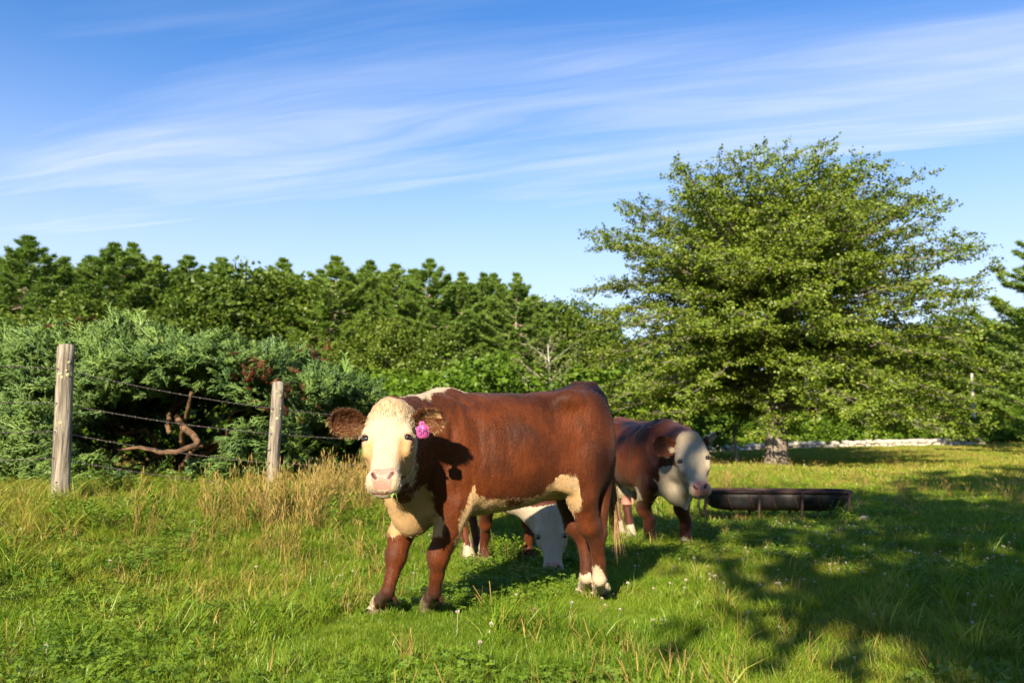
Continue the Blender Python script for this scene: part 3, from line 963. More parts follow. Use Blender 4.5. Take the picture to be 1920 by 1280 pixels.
# ------------------------------------------------------------------ juniper
def juniper():
    r = np.random.default_rng(17)
    C0 = np.array([-4.9, 12.2])
    g = float(ground_z(*C0))
    root = empty('juniper_bush', (C0[0], C0[1], g))
    # outline of the crown as seen: height of the top along x at the depth of the bush
    prof = [(-120, 660), (0, 640), (60, 622), (130, 604), (200, 598), (270, 580), (340, 592), (400, 606), (460, 612), (550, 612), (590, 650), (650, 682), (700, 715), (760, 770), (800, 830)]
    px = np.array([p[0] for p in prof], float)
    xs = np.array([at(p[0], p[1], 12.0)[0] for p in prof])
    zs = np.array([at(p[0], p[1] + 72, 12.0)[2] for p in prof])

    def top(x, y):
        dy = (y - 12.1) / np.where(y < 12.1, 2.4, 3.2)
        lump = 0.75 * (vnoise(np.stack([x * 0.85, y * 0.85], -1), 61) - 0.5) + 0.40 * (vnoise(np.stack([x * 2.0, y * 2.0], -1), 62) - 0.5)
        return 0.4 + (np.interp(x, xs, zs) + lump - 0.4) * np.sqrt(np.clip(1 - dy ** 2, 0, 1)) ** 0.9

    N = 60000
    x = r.uniform(-9.0, -1.1, N)
    y = r.uniform(9.6, 15.0, N)
    T = top(x, y)
    gz = ground_z(x, y)
    u = r.uniform(0, 1, N)
    z = gz + (T - gz) * (1 - u ** 2.0 * 0.96)
    e = 0.10
    nx = -(top(x + e, y) - top(x - e, y)) / (2 * e)
    ny = -(top(x, y + e) - top(x, y - e)) / (2 * e)
    depth_in = T - z
    # the front face is thick with sprays in ledges, with dark recesses between
    ledge = vnoise(np.column_stack([x * 0.95, y * 0.8, z * 1.9]), 5)
    fr = np.sqrt(nx ** 2 + ny ** 2)
    near_surf = depth_in < 0.32 + 0.45 * np.clip(fr, 0, 4.0)
    inner = r.uniform(size=N) < 0.10
    ok = (T - gz > 0.25) & ((near_surf & (ledge > 0.43)) | inner)
    # hollow under the middle, where the bare limbs show
    hx, hz = at(322, 812, 10.6)[0], at(322, 812, 10.6)[2]
    hole = (((x - hx) / 1.06) ** 2 + ((z - hz) / 0.55) ** 2 < 1 + 0.55 * (vnoise(np.column_stack([x * 4, z * 4]), 8) - 0.5)) & (y < 12.2)
    ok &= ~hole
    ok &= ((x + 4.36) * 0.83 - (y - 7.7) * 0.557) < -0.42
    x, y, z, nx, ny, ledge = (q[ok] for q in (x, y, z, nx, ny, ledge))
    n = len(x)
    nrm = np.column_stack([nx, ny, np.ones(n)])
    nrm /= np.linalg.norm(nrm, axis=1, keepdims=True)
    rad = np.column_stack([(x + 4.9) * 0.25, (y - 12.4) * 0.55, 0 * x])
    fw = nrm * 0.55 + rad * 0.5 + r.normal(size=(n, 3)) * 0.38 + np.array([0.18, -0.15, -0.05])
    fw[:, 2] += np.where(nrm[:, 2] > 0.6, 0.20, -0.22)
    # a feathery spray: a stem with short scale-leaf shoots on both sides
    TV, TF = [], []

    def shoot(p, d, L, w_):
        d = d / np.linalg.norm(d)
        s_ = np.cross(d, [0, 0, 1.0]); s_ /= np.linalg.norm(s_) + 1e-9
        up_ = np.cross(s_, d)
        b = len(TV)
        TV.extend([p - s_ * w_, p + s_ * w_, p + up_ * w_ * 1.2 + d * L * 0.3, p + d * L])
        TF.extend([[b, b + 1, b + 3], [b + 1, b + 2, b + 3], [b + 2, b, b + 3]])
    rr = np.random.default_rng(2)
    shoot(np.zeros(3), np.array([0, 1, 0.0]), 1.0, 0.028)
    for k_ in range(13):
        t = 0.12 + 0.80 * k_ / 13
        sd = 1 if k_ % 2 else -1
        an = rr.uniform(0.5, 0.95)
        d = np.array([sd * math.sin(an), math.cos(an), rr.normal() * 0.35])
        L = (0.46 - 0.28 * t) * rr.uniform(0.8, 1.2)
        p0 = np.array([0, t, -0.10 * t * t])
        shoot(p0, d, L, 0.030)
        if L > 0.28:
            for q in (0.4, 0.7):
                for s2 in (-1, 1):
                    d2 = d + np.array([s2 * 0.7 * d[1], -s2 * 0.7 * d[0] * 0.5 + 0.3, rr.normal() * 0.3])
                    shoot(p0 + d / np.linalg.norm(d) * L * q, d2, L * 0.42, 0.024)
    TV = np.array(TV)
    TV[:, 2] -= 0.16 * TV[:, 1] ** 2
    TF = [np.array(TF)]
    keep = rng.uniform(size=n) < min(1.0, 17000 / n)
    pos = np.column_stack([x, y, z])[keep] - np.array([C0[0], C0[1], g])
    fwk = fw[keep]
    nk = len(pos)
    upv = nrm[keep] + np.array([0, -0.15, 0.5]) + r.normal(size=(nk, 3)) * 0.3
    tint = np.clip(r.normal(0.52, 0.17, nk) + 0.25 * (ledge[keep] - 0.5), 0, 1)
    lv = MB()
    spread_template(TV, TF, pos, frames(fwk, upv), r.uniform(0.20, 0.40, nk) * (1 + 0.5 * (r.uniform(size=nk) < 0.12)), tint, lv)
    lv.build('foliage', M_JUN, root)
    # brown dead sprays
    dv = MB()
    for cx, cy_, cnt in ((470, 690, 16), (535, 722, 7), (555, 748, 7), (500, 752, 6), (590, 655, 6), (150, 612, 12), (50, 782, 4), (490, 705, 6)):
        c = at(cx, cy_, 10.15 if cy_ > 640 else 11.6) - np.array([C0[0], C0[1], g])
        p = c + r.normal(size=(cnt, 3)) * np.array([.13, .10, .07])
        spread_template(TV, TF, p, frames(r.normal(size=(cnt, 3)) + np.array([.3, -.6, -.1]), r.normal(size=(cnt, 3)) * .4 + np.array([0, 0, 1.0])), r.uniform(0.12, 0.24, cnt), r.uniform(0, 1, cnt), dv)
    do = dv.build('dead_foliage', M_DEAD, root)
    do['label'] = 'rust-brown dead sprays among the blue-green foliage'
    # limbs
    stem0 = np.array([at(335, 850, 12.4)[0] - C0[0], 0.2, 0.0])
    for i in range(12):
        az = r.uniform(0, 6.28)
        L = r.uniform(1.2, 2.3)
        k_ = np.linspace(0, 1, 7)
        P = stem0 + np.column_stack([np.cos(az) * L * k_, np.sin(az) * L * 0.6 * k_, 0.1 + r.uniform(0.4, 1.2) * k_ ** 0.7])
        P[1:] += r.normal(size=(6, 3)) * 0.07
        m = MB()
        m.tube(P, 0.055 * (1 - 0.75 * k_) * r.uniform(0.6, 1.1), 7)
        m.build('limb', M_JWOOD, root, True)
    o = np.array([C0[0], C0[1], g])
    for pts, rad in (([at(205, 845, 10.9), at(262, 838, 10.6), at(300, 848, 10.35), at(345, 843, 10.25), at(372, 832, 10.3), at(362, 815, 10.7), at(335, 792, 11.2), at(330, 760, 11.8)], [.015, .022, .030, .038, .042, .044, .046, .05]),
                     ([at(318, 812, 10.7), at(316, 795, 11.0), at(322, 770, 11.4), at(345, 745, 11.8)], [.03, .03, .035, .04]),
                     ([at(360, 735, 11.0), at(352, 770, 11.2), at(345, 800, 11.6), at(340, 840, 12.0)], [.025, .03, .035, .04])):
        m = MB()
        P = np.array(pts) - o
        t = np.linspace(0, 1, 22)
        q = np.linspace(0, 1, len(P))
        Pf = np.column_stack([hermite(q, P[:, a], t) for a in range(3)]) + rng.normal(size=(22, 3)) * 0.008
        m.tube(Pf, np.interp(t, q, rad), 8)
        m.build('limb', M_JWOOD, root, True)
    tag(root, 'wide blue-green juniper with a dark hollow behind the barbed wire fence', 'bush')


juniper()

# ------------------------------------------------------------------ bunk feeder
M_POLY = plain_mat('black_poly_trough', (0.012, 0.012, 0.014), (0.030, 0.029, 0.030), 5, 0.55, 0.15, extra=(3, 0.6, 0.75, (0.07, 0.06, 0.05)))
M_PIPE = plain_mat('rusty_pipe', (0.028, 0.018, 0.017), (0.058, 0.034, 0.029), 12, 0.7, 0.3, metallic=0.2)


def trough():
    YF = 10.75
    a = at(1324, 918, YF + 0.1); b = at(1600, 926, YF - 0.1)
    L = math.hypot(b[0] - a[0], b[1] - a[1])
    ang = math.atan2(b[1] - a[1], b[0] - a[0])
    mid = (a + b) / 2
    g = float(ground_z(mid[0], mid[1] + 0.3))
    rim = mid[2] - g
    root = empty('feed_trough', (mid[0], mid[1], g), ang)      # x along, y away from the camera
    W = 0.31                                                    # half width
    D = 0.25
    n, k_ = 40, 17
    V, Fq = [], []
    xs = np.linspace(-1, 1, n)
    for layer in (0, 1):
        for x in xs:
            e = (1 - abs(x) ** 9) ** 0.5 if abs(x) < 1 else 0.0
            e = max(e, 0.25)
            for q in np.linspace(0, math.pi, k_):
                th = 0.008 * layer
                w_, d_ = (W - th) * (0.75 + 0.25 * e), (D - th) * (0.30 + 0.70 * e)
                V.append([x * (L / 2 - 0.02 - th), W - math.cos(q) * w_, rim - 0.015 + 0.01 * layer * 0 - math.sin(q) ** 0.8 * d_])
    V = np.array(V)
    m1 = n * k_
    for i in range(n - 1):
        for j in range(k_ - 1):
            p = i * k_ + j
            Fq.append([p, p + k_, p + k_ + 1, p + 1])
            Fq.append([m1 + p, m1 + p + 1, m1 + p + k_ + 1, m1 + p + k_])
    for j in range(k_ - 1):
        Fq.append([j, j + 1, m1 + j + 1, m1 + j])
        p = (n - 1) * k_ + j
        Fq.append([p, m1 + p, m1 + p + 1, p + 1])
    for i in range(n - 1):
        Fq.append([i * k_, m1 + i * k_, m1 + (i + 1) * k_, (i + 1) * k_])
        p = i * k_ + k_ - 1
        Fq.append([p, p + k_, m1 + p + k_, m1 + p])
    # end walls
    mbt = MB()
    mbt.add(V, np.array(Fq))
    for x_i, flip in ((0, False), (n - 1, True)):
        ring = V[x_i * k_:(x_i + 1) * k_]
        f = np.arange(k_)[None]
        mbt.add(ring + np.array([0.002 if flip else -0.002, 0, 0]), f if not flip else f[:, ::-1])
    mbt.build('tub', M_POLY, root, True)
    h = L / 2
    # rim pipe round the top
    c = 0.14
    rimp = []
    for (cx, cy, a0) in ((h - c, c, -90), (h - c, 2 * W - c, 0), (-h + c, 2 * W - c, 90), (-h + c, c, 180)):
        for q in np.linspace(0, 90, 7):
            t = R_(a0 + q)
            rimp.append([cx + (c + .02) * math.cos(t), cy + (c + .02) * math.sin(t), rim])
    rimp.append(rimp[0])
    m = MB(); m.tube(rimp, 0.020, 8); m.build('rim_pipe', M_PIPE, root, True)
    # curved straps under the tub
    for x in np.linspace(-h * 0.72, h * 0.80, 6):
        m = MB()
        q = np.linspace(0.05, math.pi - 0.05, 15)
        m.tube(np.column_stack([x + 0.10 * np.sin(q), W - np.cos(q) * (W + .012), rim - 0.01 - np.sin(q) ** 0.8 * (D + .012)]), 0.013, 6)
        m.build('strap', M_PIPE, root, True)
    # skids with bent-up ends, and legs
    for yy in (-0.03, 2 * W + 0.03):
        m = MB()
        m.tube([[-h + 0.0, yy, rim], [-h - .03, yy, rim * .45], [-h + .02, yy, 0.10], [-h + 0.12, yy, 0.03], [-h * 0.3, yy, 0.022], [h * .2, yy, 0.022], [h - .25, yy, 0.03], [h - .14, yy, 0.09], [h - .08, yy, rim * .5], [h - .05, yy, rim]], 0.020, 8)
        m.build('skid', M_PIPE, root, True)
        for x in (-h * 0.30, h * 0.28):
            m = MB()
            m.tube([[x + .03, yy + (0.0), rim - .01], [x + .015, yy, rim * .5], [x, yy, 0.02]], 0.018, 8)
            m.build('leg', M_PIPE, root, True)
    tag(root, 'long black plastic feed trough on a rusty pipe frame in the grass', 'trough')


trough()

# ------------------------------------------------------------------ small stone by the trough
def field_stone():
    r = np.random.default_rng(4)
    p = at(1618, 962, 11.2)
    g = float(ground_z(p[0], p[1]))
    bm = MB()
    th, ph = np.meshgrid(np.linspace(0, math.pi, 8), np.linspace(0, 2 * math.pi, 12, endpoint=False), indexing='ij')
    S = np.stack([np.sin(th) * np.cos(ph), np.sin(th) * np.sin(ph), np.cos(th)], -1).reshape(-1, 3)
    S = S * (0.8 + 0.5 * vnoise(S * 1.8 + 4, 3)[:, None]) * np.array([.10, .07, .06])
    i, j = np.meshgrid(np.arange(7), np.arange(12), indexing='ij')
    a = (i * 12 + j).ravel(); b = (i * 12 + (j + 1) % 12).ravel()
    bm.add(S, np.stack([a, a + 12, b + 12, b], 1))
    o = bm.build('stone', plain_mat('pale_stone', (0.34, 0.27, 0.22), (0.50, 0.42, 0.36), 20, 0.9, 0.4), None, True, (p[0], p[1], g + .03))
    tag(o, 'small pale stone on bare earth right of the trough', 'stone')


field_stone()

# ------------------------------------------------------------------ cattle
class Field:
    """signed distance grid; bodies are grown from smoothly joined volumes and meshed as one surface"""
    def __init__(self, lo, hi, res):
        self.lo = np.array(lo, float)
        self.res = res
        self.n = np.ceil((np.array(hi) - self.lo) / res).astype(int) + 1
        self.F = np.full(self.n, 0.5, np.float32)

    def region(self, lo, hi):
        a = np.clip(np.floor((np.asarray(lo) - self.lo) / self.res).astype(int), 0, self.n)
        b = np.clip(np.ceil((np.asarray(hi) - self.lo) / self.res).astype(int) + 1, 0, self.n)
        sl = tuple(slice(a[i], b[i]) for i in range(3))
        g = [(self.lo[i] + self.res * np.arange(a[i], b[i])).astype(np.float32) for i in range(3)]
        return sl, g[0][:, None, None], g[1][None, :, None], g[2][None, None, :]

    def join(self, sl, d, k):
        f = self.F[sl]
        if f.size == 0:
            return
        h = np.clip(0.5 + 0.5 * (f - d) / k, 0, 1)
        self.F[sl] = f * (1 - h) + d * h - k * h * (1 - h)

    def cut(self, sl, d, k):
        f = self.F[sl]
        if f.size == 0:
            return
        h = np.clip(0.5 - 0.5 * (f + d) / k, 0, 1)
        self.F[sl] = f * (1 - h) - d * h + k * h * (1 - h)

    def cone(self, a, b, ra, rb, k=0.03, cut=False, flat=None):
        a, b = np.asarray(a, float), np.asarray(b, float)
        m = max(ra, rb) + k + 0.02
        sl, X, Y, Z = self.region(np.minimum(a, b) - m, np.maximum(a, b) + m)
        ab = b - a
        h = ((X - a[0]) * ab[0] + (Y - a[1]) * ab[1] + (Z - a[2]) * ab[2]) / (ab @ ab + 1e-12)
        h = np.clip(h, 0, 1)
        d = np.sqrt((X - a[0] - h * ab[0]) ** 2 + (Y - a[1] - h * ab[1]) ** 2 + (Z - a[2] - h * ab[2]) ** 2) - (ra + (rb - ra) * h)
        (self.cut if cut else self.join)(sl, d, k)

    def chain(self, pts, rad, k=0.03):
        for i in range(len(pts) - 1):
            self.cone(pts[i], pts[i + 1], rad[i], rad[i + 1], k)

    def ell(self, c, r, k=0.04, M=None, cut=False):
        c = np.asarray(c, float)
        r = np.asarray(r, float)
        m = r.max() + k + 0.02
        sl, X, Y, Z = self.region(c - m, c + m)
        X, Y, Z = X - c[0], Y - c[1], Z - c[2]
        if M is not None:      # rows of M: the axes of the ellipsoid
            M = np.asarray(M, float)
            X, Y, Z = (M[i, 0] * X + M[i, 1] * Y + M[i, 2] * Z for i in range(3))
        k0 = np.sqrt((X / r[0]) ** 2 + (Y / r[1]) ** 2 + (Z / r[2]) ** 2) + 1e-6
        k1 = np.sqrt((X / r[0] ** 2) ** 2 + (Y / r[1] ** 2) ** 2 + (Z / r[2] ** 2) ** 2) + 1e-6
        (self.cut if cut else self.join)(sl, k0 * (k0 - 1) / k1, k)

    def loft(self, tab, org, M, k, n=2.3, pad=0.3):
        """tab rows: a, half width, low c, high c, taper ; M rows: axis a, axis b, axis c"""
        tab = np.asarray(tab, float)
        org = np.asarray(org, float)
        M = np.asarray(M, float)
        aa = np.linspace(tab[0, 0], tab[-1, 0], 240)
        cols = [hermite(tab[:, 0], tab[:, j], aa) for j in range(1, 5)]
        cor = np.array([org + M[0] * a + M[1] * b + M[2] * c for a in (tab[0, 0], tab[-1, 0]) for b in (-tab[:, 1].max(), tab[:, 1].max()) for c in (tab[:, 2].min(), tab[:, 3].max())])
        sl, X, Y, Z = self.region(cor.min(0) - 0.08, cor.max(0) + 0.08)
        X, Y, Z = X - org[0], Y - org[1], Z - org[2]
        a = M[0, 0] * X + M[0, 1] * Y + M[0, 2] * Z
        b = M[1, 0] * X + M[1, 1] * Y + M[1, 2] * Z
        c = M[2, 0] * X + M[2, 1] * Y + M[2, 2] * Z
        a, b, c = np.broadcast_arrays(a, b, c)
        ac = np.clip(a, tab[0, 0], tab[-1, 0])
        hw, lo, hi, tp = (np.interp(ac, aa, q).astype(np.float32) for q in cols)
        cc, hd = (lo + hi) / 2, np.maximum((hi - lo) / 2, 0.004)
        cn = (c - cc) / hd
        hw = np.maximum(hw * (1 + tp * np.clip(cn, -1.2, 1.2)), 0.004)
        r = ((np.abs(b) / hw) ** n + np.abs(cn) ** n) ** (1 / n) + 1e-5
        rho = np.sqrt(b * b + (c - cc) ** 2) + 1e-6
        d = (r - 1) * rho / r
        da = np.abs(a - ac)
        d = np.where(da > 0, np.sqrt(np.maximum(d, 0) ** 2 + da ** 2), d)
        self.join(sl, d.astype(np.float32), k)

    def mesh(self):
        F = self.F
        nx, ny, nz = F.shape
        ins = F < 0
        cs = [ins[i:nx - 1 + i, j:ny - 1 + j, k:nz - 1 + k] for i in (0, 1) for j in (0, 1) for k in (0, 1)]
        s = np.sum(cs, axis=0, dtype=np.int8)
        act = (s > 0) & (s < 8)
        ijk = np.argwhere(act)
        vid = np.full(act.shape, -1, np.int64)
        vid[act] = np.arange(len(ijk))
        acc = np.zeros((len(ijk), 3))
        cnt = np.zeros(len(ijk))
        off = [(0, 0, 0), (1, 0, 0), (0, 1, 0), (1, 1, 0), (0, 0, 1), (1, 0, 1), (0, 1, 1), (1, 1, 1)]
        for p in off:
            for ax in range(3):
                if p[ax]:
                    continue
                q = list(p)
                q[ax] = 1
                f0 = F[ijk[:, 0] + p[0], ijk[:, 1] + p[1], ijk[:, 2] + p[2]]
                f1 = F[ijk[:, 0] + q[0], ijk[:, 1] + q[1], ijk[:, 2] + q[2]]
                m = (f0 < 0) != (f1 < 0)
                t = f0[m] / (f0[m] - f1[m])
                pos = np.tile(np.array(p, float), (m.sum(), 1))
                pos[:, ax] += t
                acc[m] += pos
                cnt[m] += 1
        V = self.lo + self.res * (ijk + acc / np.maximum(cnt, 1)[:, None])
        quads = []
        for ax in range(3):
            o1, o2 = (ax + 1) % 3, (ax + 2) % 3
            sl0 = [slice(1, -1)] * 3
            sl1 = [slice(1, -1)] * 3
            sl0[ax] = slice(0, -1)
            sl1[ax] = slice(1, None)
            a, b = ins[tuple(sl0)], ins[tuple(sl1)]
            for flip, m in ((False, a & ~b), (True, ~a & b)):
                e = np.argwhere(m)
                if len(e) == 0:
                    continue
                e = e + 1
                e[:, ax] -= 1
                d1 = np.zeros(3, int); d1[o1] = 1
                d2 = np.zeros(3, int); d2[o2] = 1
                c = [e - d1 - d2, e - d2, e, e - d1]
                q = np.stack([vid[x[:, 0], x[:, 1], x[:, 2]] for x in c], 1)
                quads.append(q[:, ::-1] if flip else q)
        Q = np.concatenate(quads)
        Q = Q[(Q >= 0).all(1)]
        return V, Q


def relax(V, Q, it, lam=0.5):
    e = np.concatenate([Q[:, [0, 1]], Q[:, [1, 2]], Q[:, [2, 3]], Q[:, [3, 0]]])
    n = len(V)
    deg = np.bincount(e[:, 0], minlength=n) + np.bincount(e[:, 1], minlength=n)
    for _ in range(it):
        S = np.stack([np.bincount(e[:, 0], V[e[:, 1], k], n) + np.bincount(e[:, 1], V[e[:, 0], k], n) for k in range(3)], 1)
        V = V + lam * (S / np.maximum(deg, 1)[:, None] - V)
    return V


def vnormals(V, Q):
    fn = np.cross(V[Q[:, 2]] - V[Q[:, 0]], V[Q[:, 3]] - V[Q[:, 1]])
    N = np.stack([sum(np.bincount(Q[:, j], fn[:, k], len(V)) for j in range(4)) for k in range(3)], 1)
    return N / (np.linalg.norm(N, axis=1, keepdims=True) + 1e-12)


def polydist(P, pts):
    d = np.full(len(P), 9.0)
    for a, b in zip(pts[:-1], pts[1:]):
        a, b = np.asarray(a), np.asarray(b)
        h = np.clip((P - a) @ (b - a) / ((b - a) @ (b - a)), 0, 1)
        d = np.minimum(d, np.linalg.norm(P - a - h[:, None] * (b - a), axis=1))
    return d


def make_cow_mat(name, brown, brown2, white, cream, sheen=0.05):
    m, w = new_mat(name)

    def A(n):
        return w.add('ShaderNodeAttribute', attribute_name=n).outputs['Fac']
    tc = w.add('ShaderNodeTexCoord')
    P = tc.outputs['Object']
    mp = w.add('ShaderNodeMapping', {'Vector': P, 'Scale': (1.0, 1.0, 0.38)})
    hairn = w.noise(mp.outputs[0], 170.0, 3.0, 0.6)
    edge = w.noise(mp.outputs[0], 95.0, 4.0, 0.65)
    mott = w.noise(P, 4.5, 4.0, 0.55)
    ripple = w.noise(mp.outputs[0], 26.0, 4.0, 0.6)
    br = w.mix(w.smooth(mott, 0.36, 0.66), brown, brown2)
    br = w.mix(w.smooth(hairn, 0.40, 0.75, 0.0, 0.35), br, (brown[0] * 1.7, brown[1] * 2.0, brown[2] * 2.0))
    br = w.mix(w.smooth(ripple, 0.42, 0.70, 0.0, 0.40), br, (brown[0] * 0.45, brown[1] * 0.42, brown[2] * 0.5))
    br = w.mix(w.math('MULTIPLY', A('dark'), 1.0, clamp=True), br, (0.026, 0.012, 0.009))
    cr = w.mix(w.smooth(w.math('ADD', A('cream'), w.math('MULTIPLY', w.math('SUBTRACT', ripple, 0.5), 0.7)), 0.2, 0.9), white, cream)
    cr = w.mix(w.smooth(hairn, 0.4, 0.75, 0.0, 0.18), cr, (cream[0] * 0.75, cream[1] * 0.62, cream[2] * 0.45))
    wf = w.math('ADD', A('white'), w.math('MULTIPLY', w.math('SUBTRACT', edge, 0.5), 0.055))
    c = w.mix(w.smooth(wf, -0.007, 0.008), br, cr)
    c = w.mix(w.smooth(A('pink'), 0.3, 0.7), c, w.mix(w.smooth(edge, 0.4, 0.7), (0.42, 0.215, 0.175), (0.36, 0.16, 0.13)))
    hoofc = w.mix(w.smooth(ripple, 0.4, 0.65), (0.07, 0.05, 0.04), (0.20, 0.135, 0.095))
    c = w.mix(w.smooth(A('hoof'), 0.4, 0.6), c, hoofc)
    c = w.mix(w.smooth(A('hole'), 0.2, 0.8), c, (0.06, 0.02, 0.018))
    rough = w.math('SUBTRACT', 0.54, w.math('MULTIPLY', w.smooth(A('pink'), 0.3, 0.7), 0.30))
    p = w.add('ShaderNodeBsdfPrincipled', {'Base Color': c, 'Roughness': rough, 'Specular IOR Level': 0.18,
                                           'Sheen Weight': sheen, 'Sheen Roughness': 0.5, 'Sheen Tint': (1.0, 0.82, 0.65)})
    b0 = w.add('ShaderNodeBump', {'Strength': 0.40, 'Distance': 0.02, 'Height': ripple})
    b = w.add('ShaderNodeBump', {'Strength': 0.75, 'Distance': 0.004, 'Height': hairn, 'Normal': b0.outputs[0]})
    w.set(p, 'Normal', b.outputs[0])
    w.add('ShaderNodeOutputMaterial', {0: p.outputs[0]})
    return m


def simple_mat(name, col, rough=0.5, spec=0.4, coat=0.0):
    m, w = new_mat(name)
    tc = w.add('ShaderNodeTexCoord')
    n = w.noise(tc.outputs['Object'], 60.0, 3.0)
    c = w.mix(w.smooth(n, 0.3, 0.7), col, tuple(x * 0.82 for x in col))
    p = w.add('ShaderNodeBsdfPrincipled', {'Base Color': c, 'Roughness': rough, 'Specular IOR Level': spec, 'Coat Weight': coat, 'Coat Roughness': 0.03})
    w.add('ShaderNodeOutputMaterial', {0: p.outputs[0]})
    return m


M_COW = make_cow_mat('hereford_coat', (0.086, 0.0190, 0.0028), (0.038, 0.0082, 0.0017), (0.395, 0.33, 0.24), (0.33, 0.215, 0.10))
M_COWB = make_cow_mat('hereford_dark_coat', (0.078, 0.0160, 0.0030), (0.040, 0.0080, 0.0020), (0.34, 0.305, 0.24), (0.28, 0.23, 0.15))
M_EYE = simple_mat('cow_eye', (0.012, 0.008, 0.007), 0.06, 0.6, 1.0)
M_LID = simple_mat('eye_white', (0.55, 0.45, 0.42), 0.3)
M_HORN = plain_mat('ear_tag_backing', (0.02, 0.05, 0.07), (0.03, 0.08, 0.1), 30, 0.4, 0.0)
M_TAG = simple_mat('pink_tag_plastic', (0.45, 0.085, 0.30), 0.42)
M_INK = simple_mat('tag_ink', (0.03, 0.012, 0.05), 0.6)


def ear_mesh(base, e1, e3, L, W, curl=1.15, tip=0.2):
    e1 = np.asarray(e1, float) / np.linalg.norm(e1)
    e3 = np.asarray(e3, float)
    e3 = e3 - e1 * (e3 @ e1)
    e3 /= np.linalg.norm(e3)
    e2 = np.cross(e3, e1)
    np_, nq = 16, 13
    P = np.linspace(0, 1, np_)
    Q = np.linspace(-1, 1, nq)
    wprof = hermite(np.array([0, .15, .4, .65, .85, .96, 1.0]), np.array([.42, .66, .98, 1.0, .84, .58, .20]), P)
    V, inner = [], []
    for layer in (0, 1):
        for i, p in enumerate(P):
            w_ = W * wprof[i]
            phi = curl * (1.25 - 0.55 * p)
            for q in Q:
                x = w_ * math.sin(q * phi) / math.sin(min(phi, 1.5))
                dep = -w_ * (math.cos(q * phi) - math.cos(phi)) * 0.9
                th = 0.004 + 0.010 * (1 - p) * (1 - q * q)
                pos = np.asarray(base) + e1 * (L * p - 0.04 * L * q * q) + e2 * x + e3 * (dep - layer * th + tip * L * 0.25 * p * p)
                V.append(pos)
                inner.append(1.0 - layer)
    V = np.array(V)
    F = []
    n1 = np_ * nq
    for i in range(np_ - 1):
        for j in range(nq - 1):
            a = i * nq + j
            F.append([a, a + nq, a + nq + 1, a + 1])
            F.append([n1 + a, n1 + a + 1, n1 + a + nq + 1, n1 + a + nq])
    for j in range(nq - 1):
        a = (np_ - 1) * nq + j
        F.append([a, n1 + a, n1 + a + 1, a + 1])
    for i in range(np_ - 1):
        a = i * nq
        F.append([a, n1 + a, n1 + a + nq, a + nq])
        a = i * nq + nq - 1
        F.append([a, a + nq, n1 + a + nq, n1 + a])
    pq = np.array([(p, q) for _ in (0, 1) for p in P for q in Q])
    return V, np.array(F), np.array(inner), pq


def hair_strips(roots, dirs, length, width, bend, attrs):
    """thin tapering two-segment hairs; attrs: dict of per-hair values"""
    N = len(roots)
    d = dirs / (np.linalg.norm(dirs, axis=1, keepdims=True) + 1e-9)
    view = np.array([0.3, 0.3, 1.0])
    side = np.cross(d, rng.normal(size=(N, 3)) * 0.6 + view)
    side /= np.linalg.norm(side, axis=1, keepdims=True) + 1e-9
    L = np.broadcast_to(length, (N,))[:, None]
    W = np.broadcast_to(width, (N,))[:, None]
    mid = roots + d * L * 0.55
    tip = roots + d * L + bend * L
    V = np.stack([roots - side * W, roots + side * W, mid - side * W * 0.7 + bend * L * 0.25, mid + side * W * 0.7 + bend * L * 0.25, tip], 1).reshape(-1, 3)
    o = (np.arange(N) * 5)[:, None]
    return V, [o + np.array([[0, 1, 3, 2]]), o + np.array([[2, 3, 4]])], {k: np.repeat(v, 5) for k, v in attrs.items()}


class Cow:
    pass


HV = 0.935   # the face is a little shorter than the table's figures
HEAD_TAB = [  # along the face from the poll, half width, back, front, taper
    (-0.030, 0.030, -0.120, -0.055, 0.0),
    (0.000, 0.070, -0.160, -0.022, 0.0),
    (0.040, 0.098, -0.185, 0.003, 0.0),
    (0.090, 0.112, -0.200, 0.012, 0.0),
    (0.150, 0.116, -0.205, 0.013, 0.0),
    (0.220, 0.110, -0.210, 0.008, 0.05),
    (0.290, 0.093, -0.205, 0.004, 0.10),
    (0.350, 0.077, -0.175, 0.006, 0.12),
    (0.410, 0.069, -0.150, 0.010, 0.10),
    (0.450, 0.073, -0.140, 0.018, 0.05),
    (0.485, 0.076, -0.128, 0.018, 0.0),
    (0.515, 0.068, -0.112, 0.000, 0.0),
    (0.540, 0.040, -0.085, -0.030, 0.0),
]
TORSO = [  # s, half width, underside, topline, taper
    (-0.665, 0.05, 1.00, 1.20, 0.0),
    (-0.64, 0.12, 0.90, 1.275, 0.0),
    (-0.58, 0.185, 0.82, 1.335, 0.0),
    (-0.50, 0.235, 0.76, 1.338, 0.02),
    (-0.40, 0.262, 0.70, 1.318, 0.0),
    (-0.22, 0.285, 0.635, 1.285, -0.06),
    (0.00, 0.305, 0.590, 1.272, -0.10),
    (0.20, 0.300, 0.570, 1.270, -0.12),
    (0.36, 0.270, 0.560, 1.272, -0.16),
    (0.50, 0.230, 0.520, 1.245, -0.14),
    (0.59, 0.185, 0.495, 1.170, -0.05),
    (0.655, 0.120, 0.535, 1.040, 0.0),
    (0.70, 0.050, 0.640, 0.900, 0.0),
]


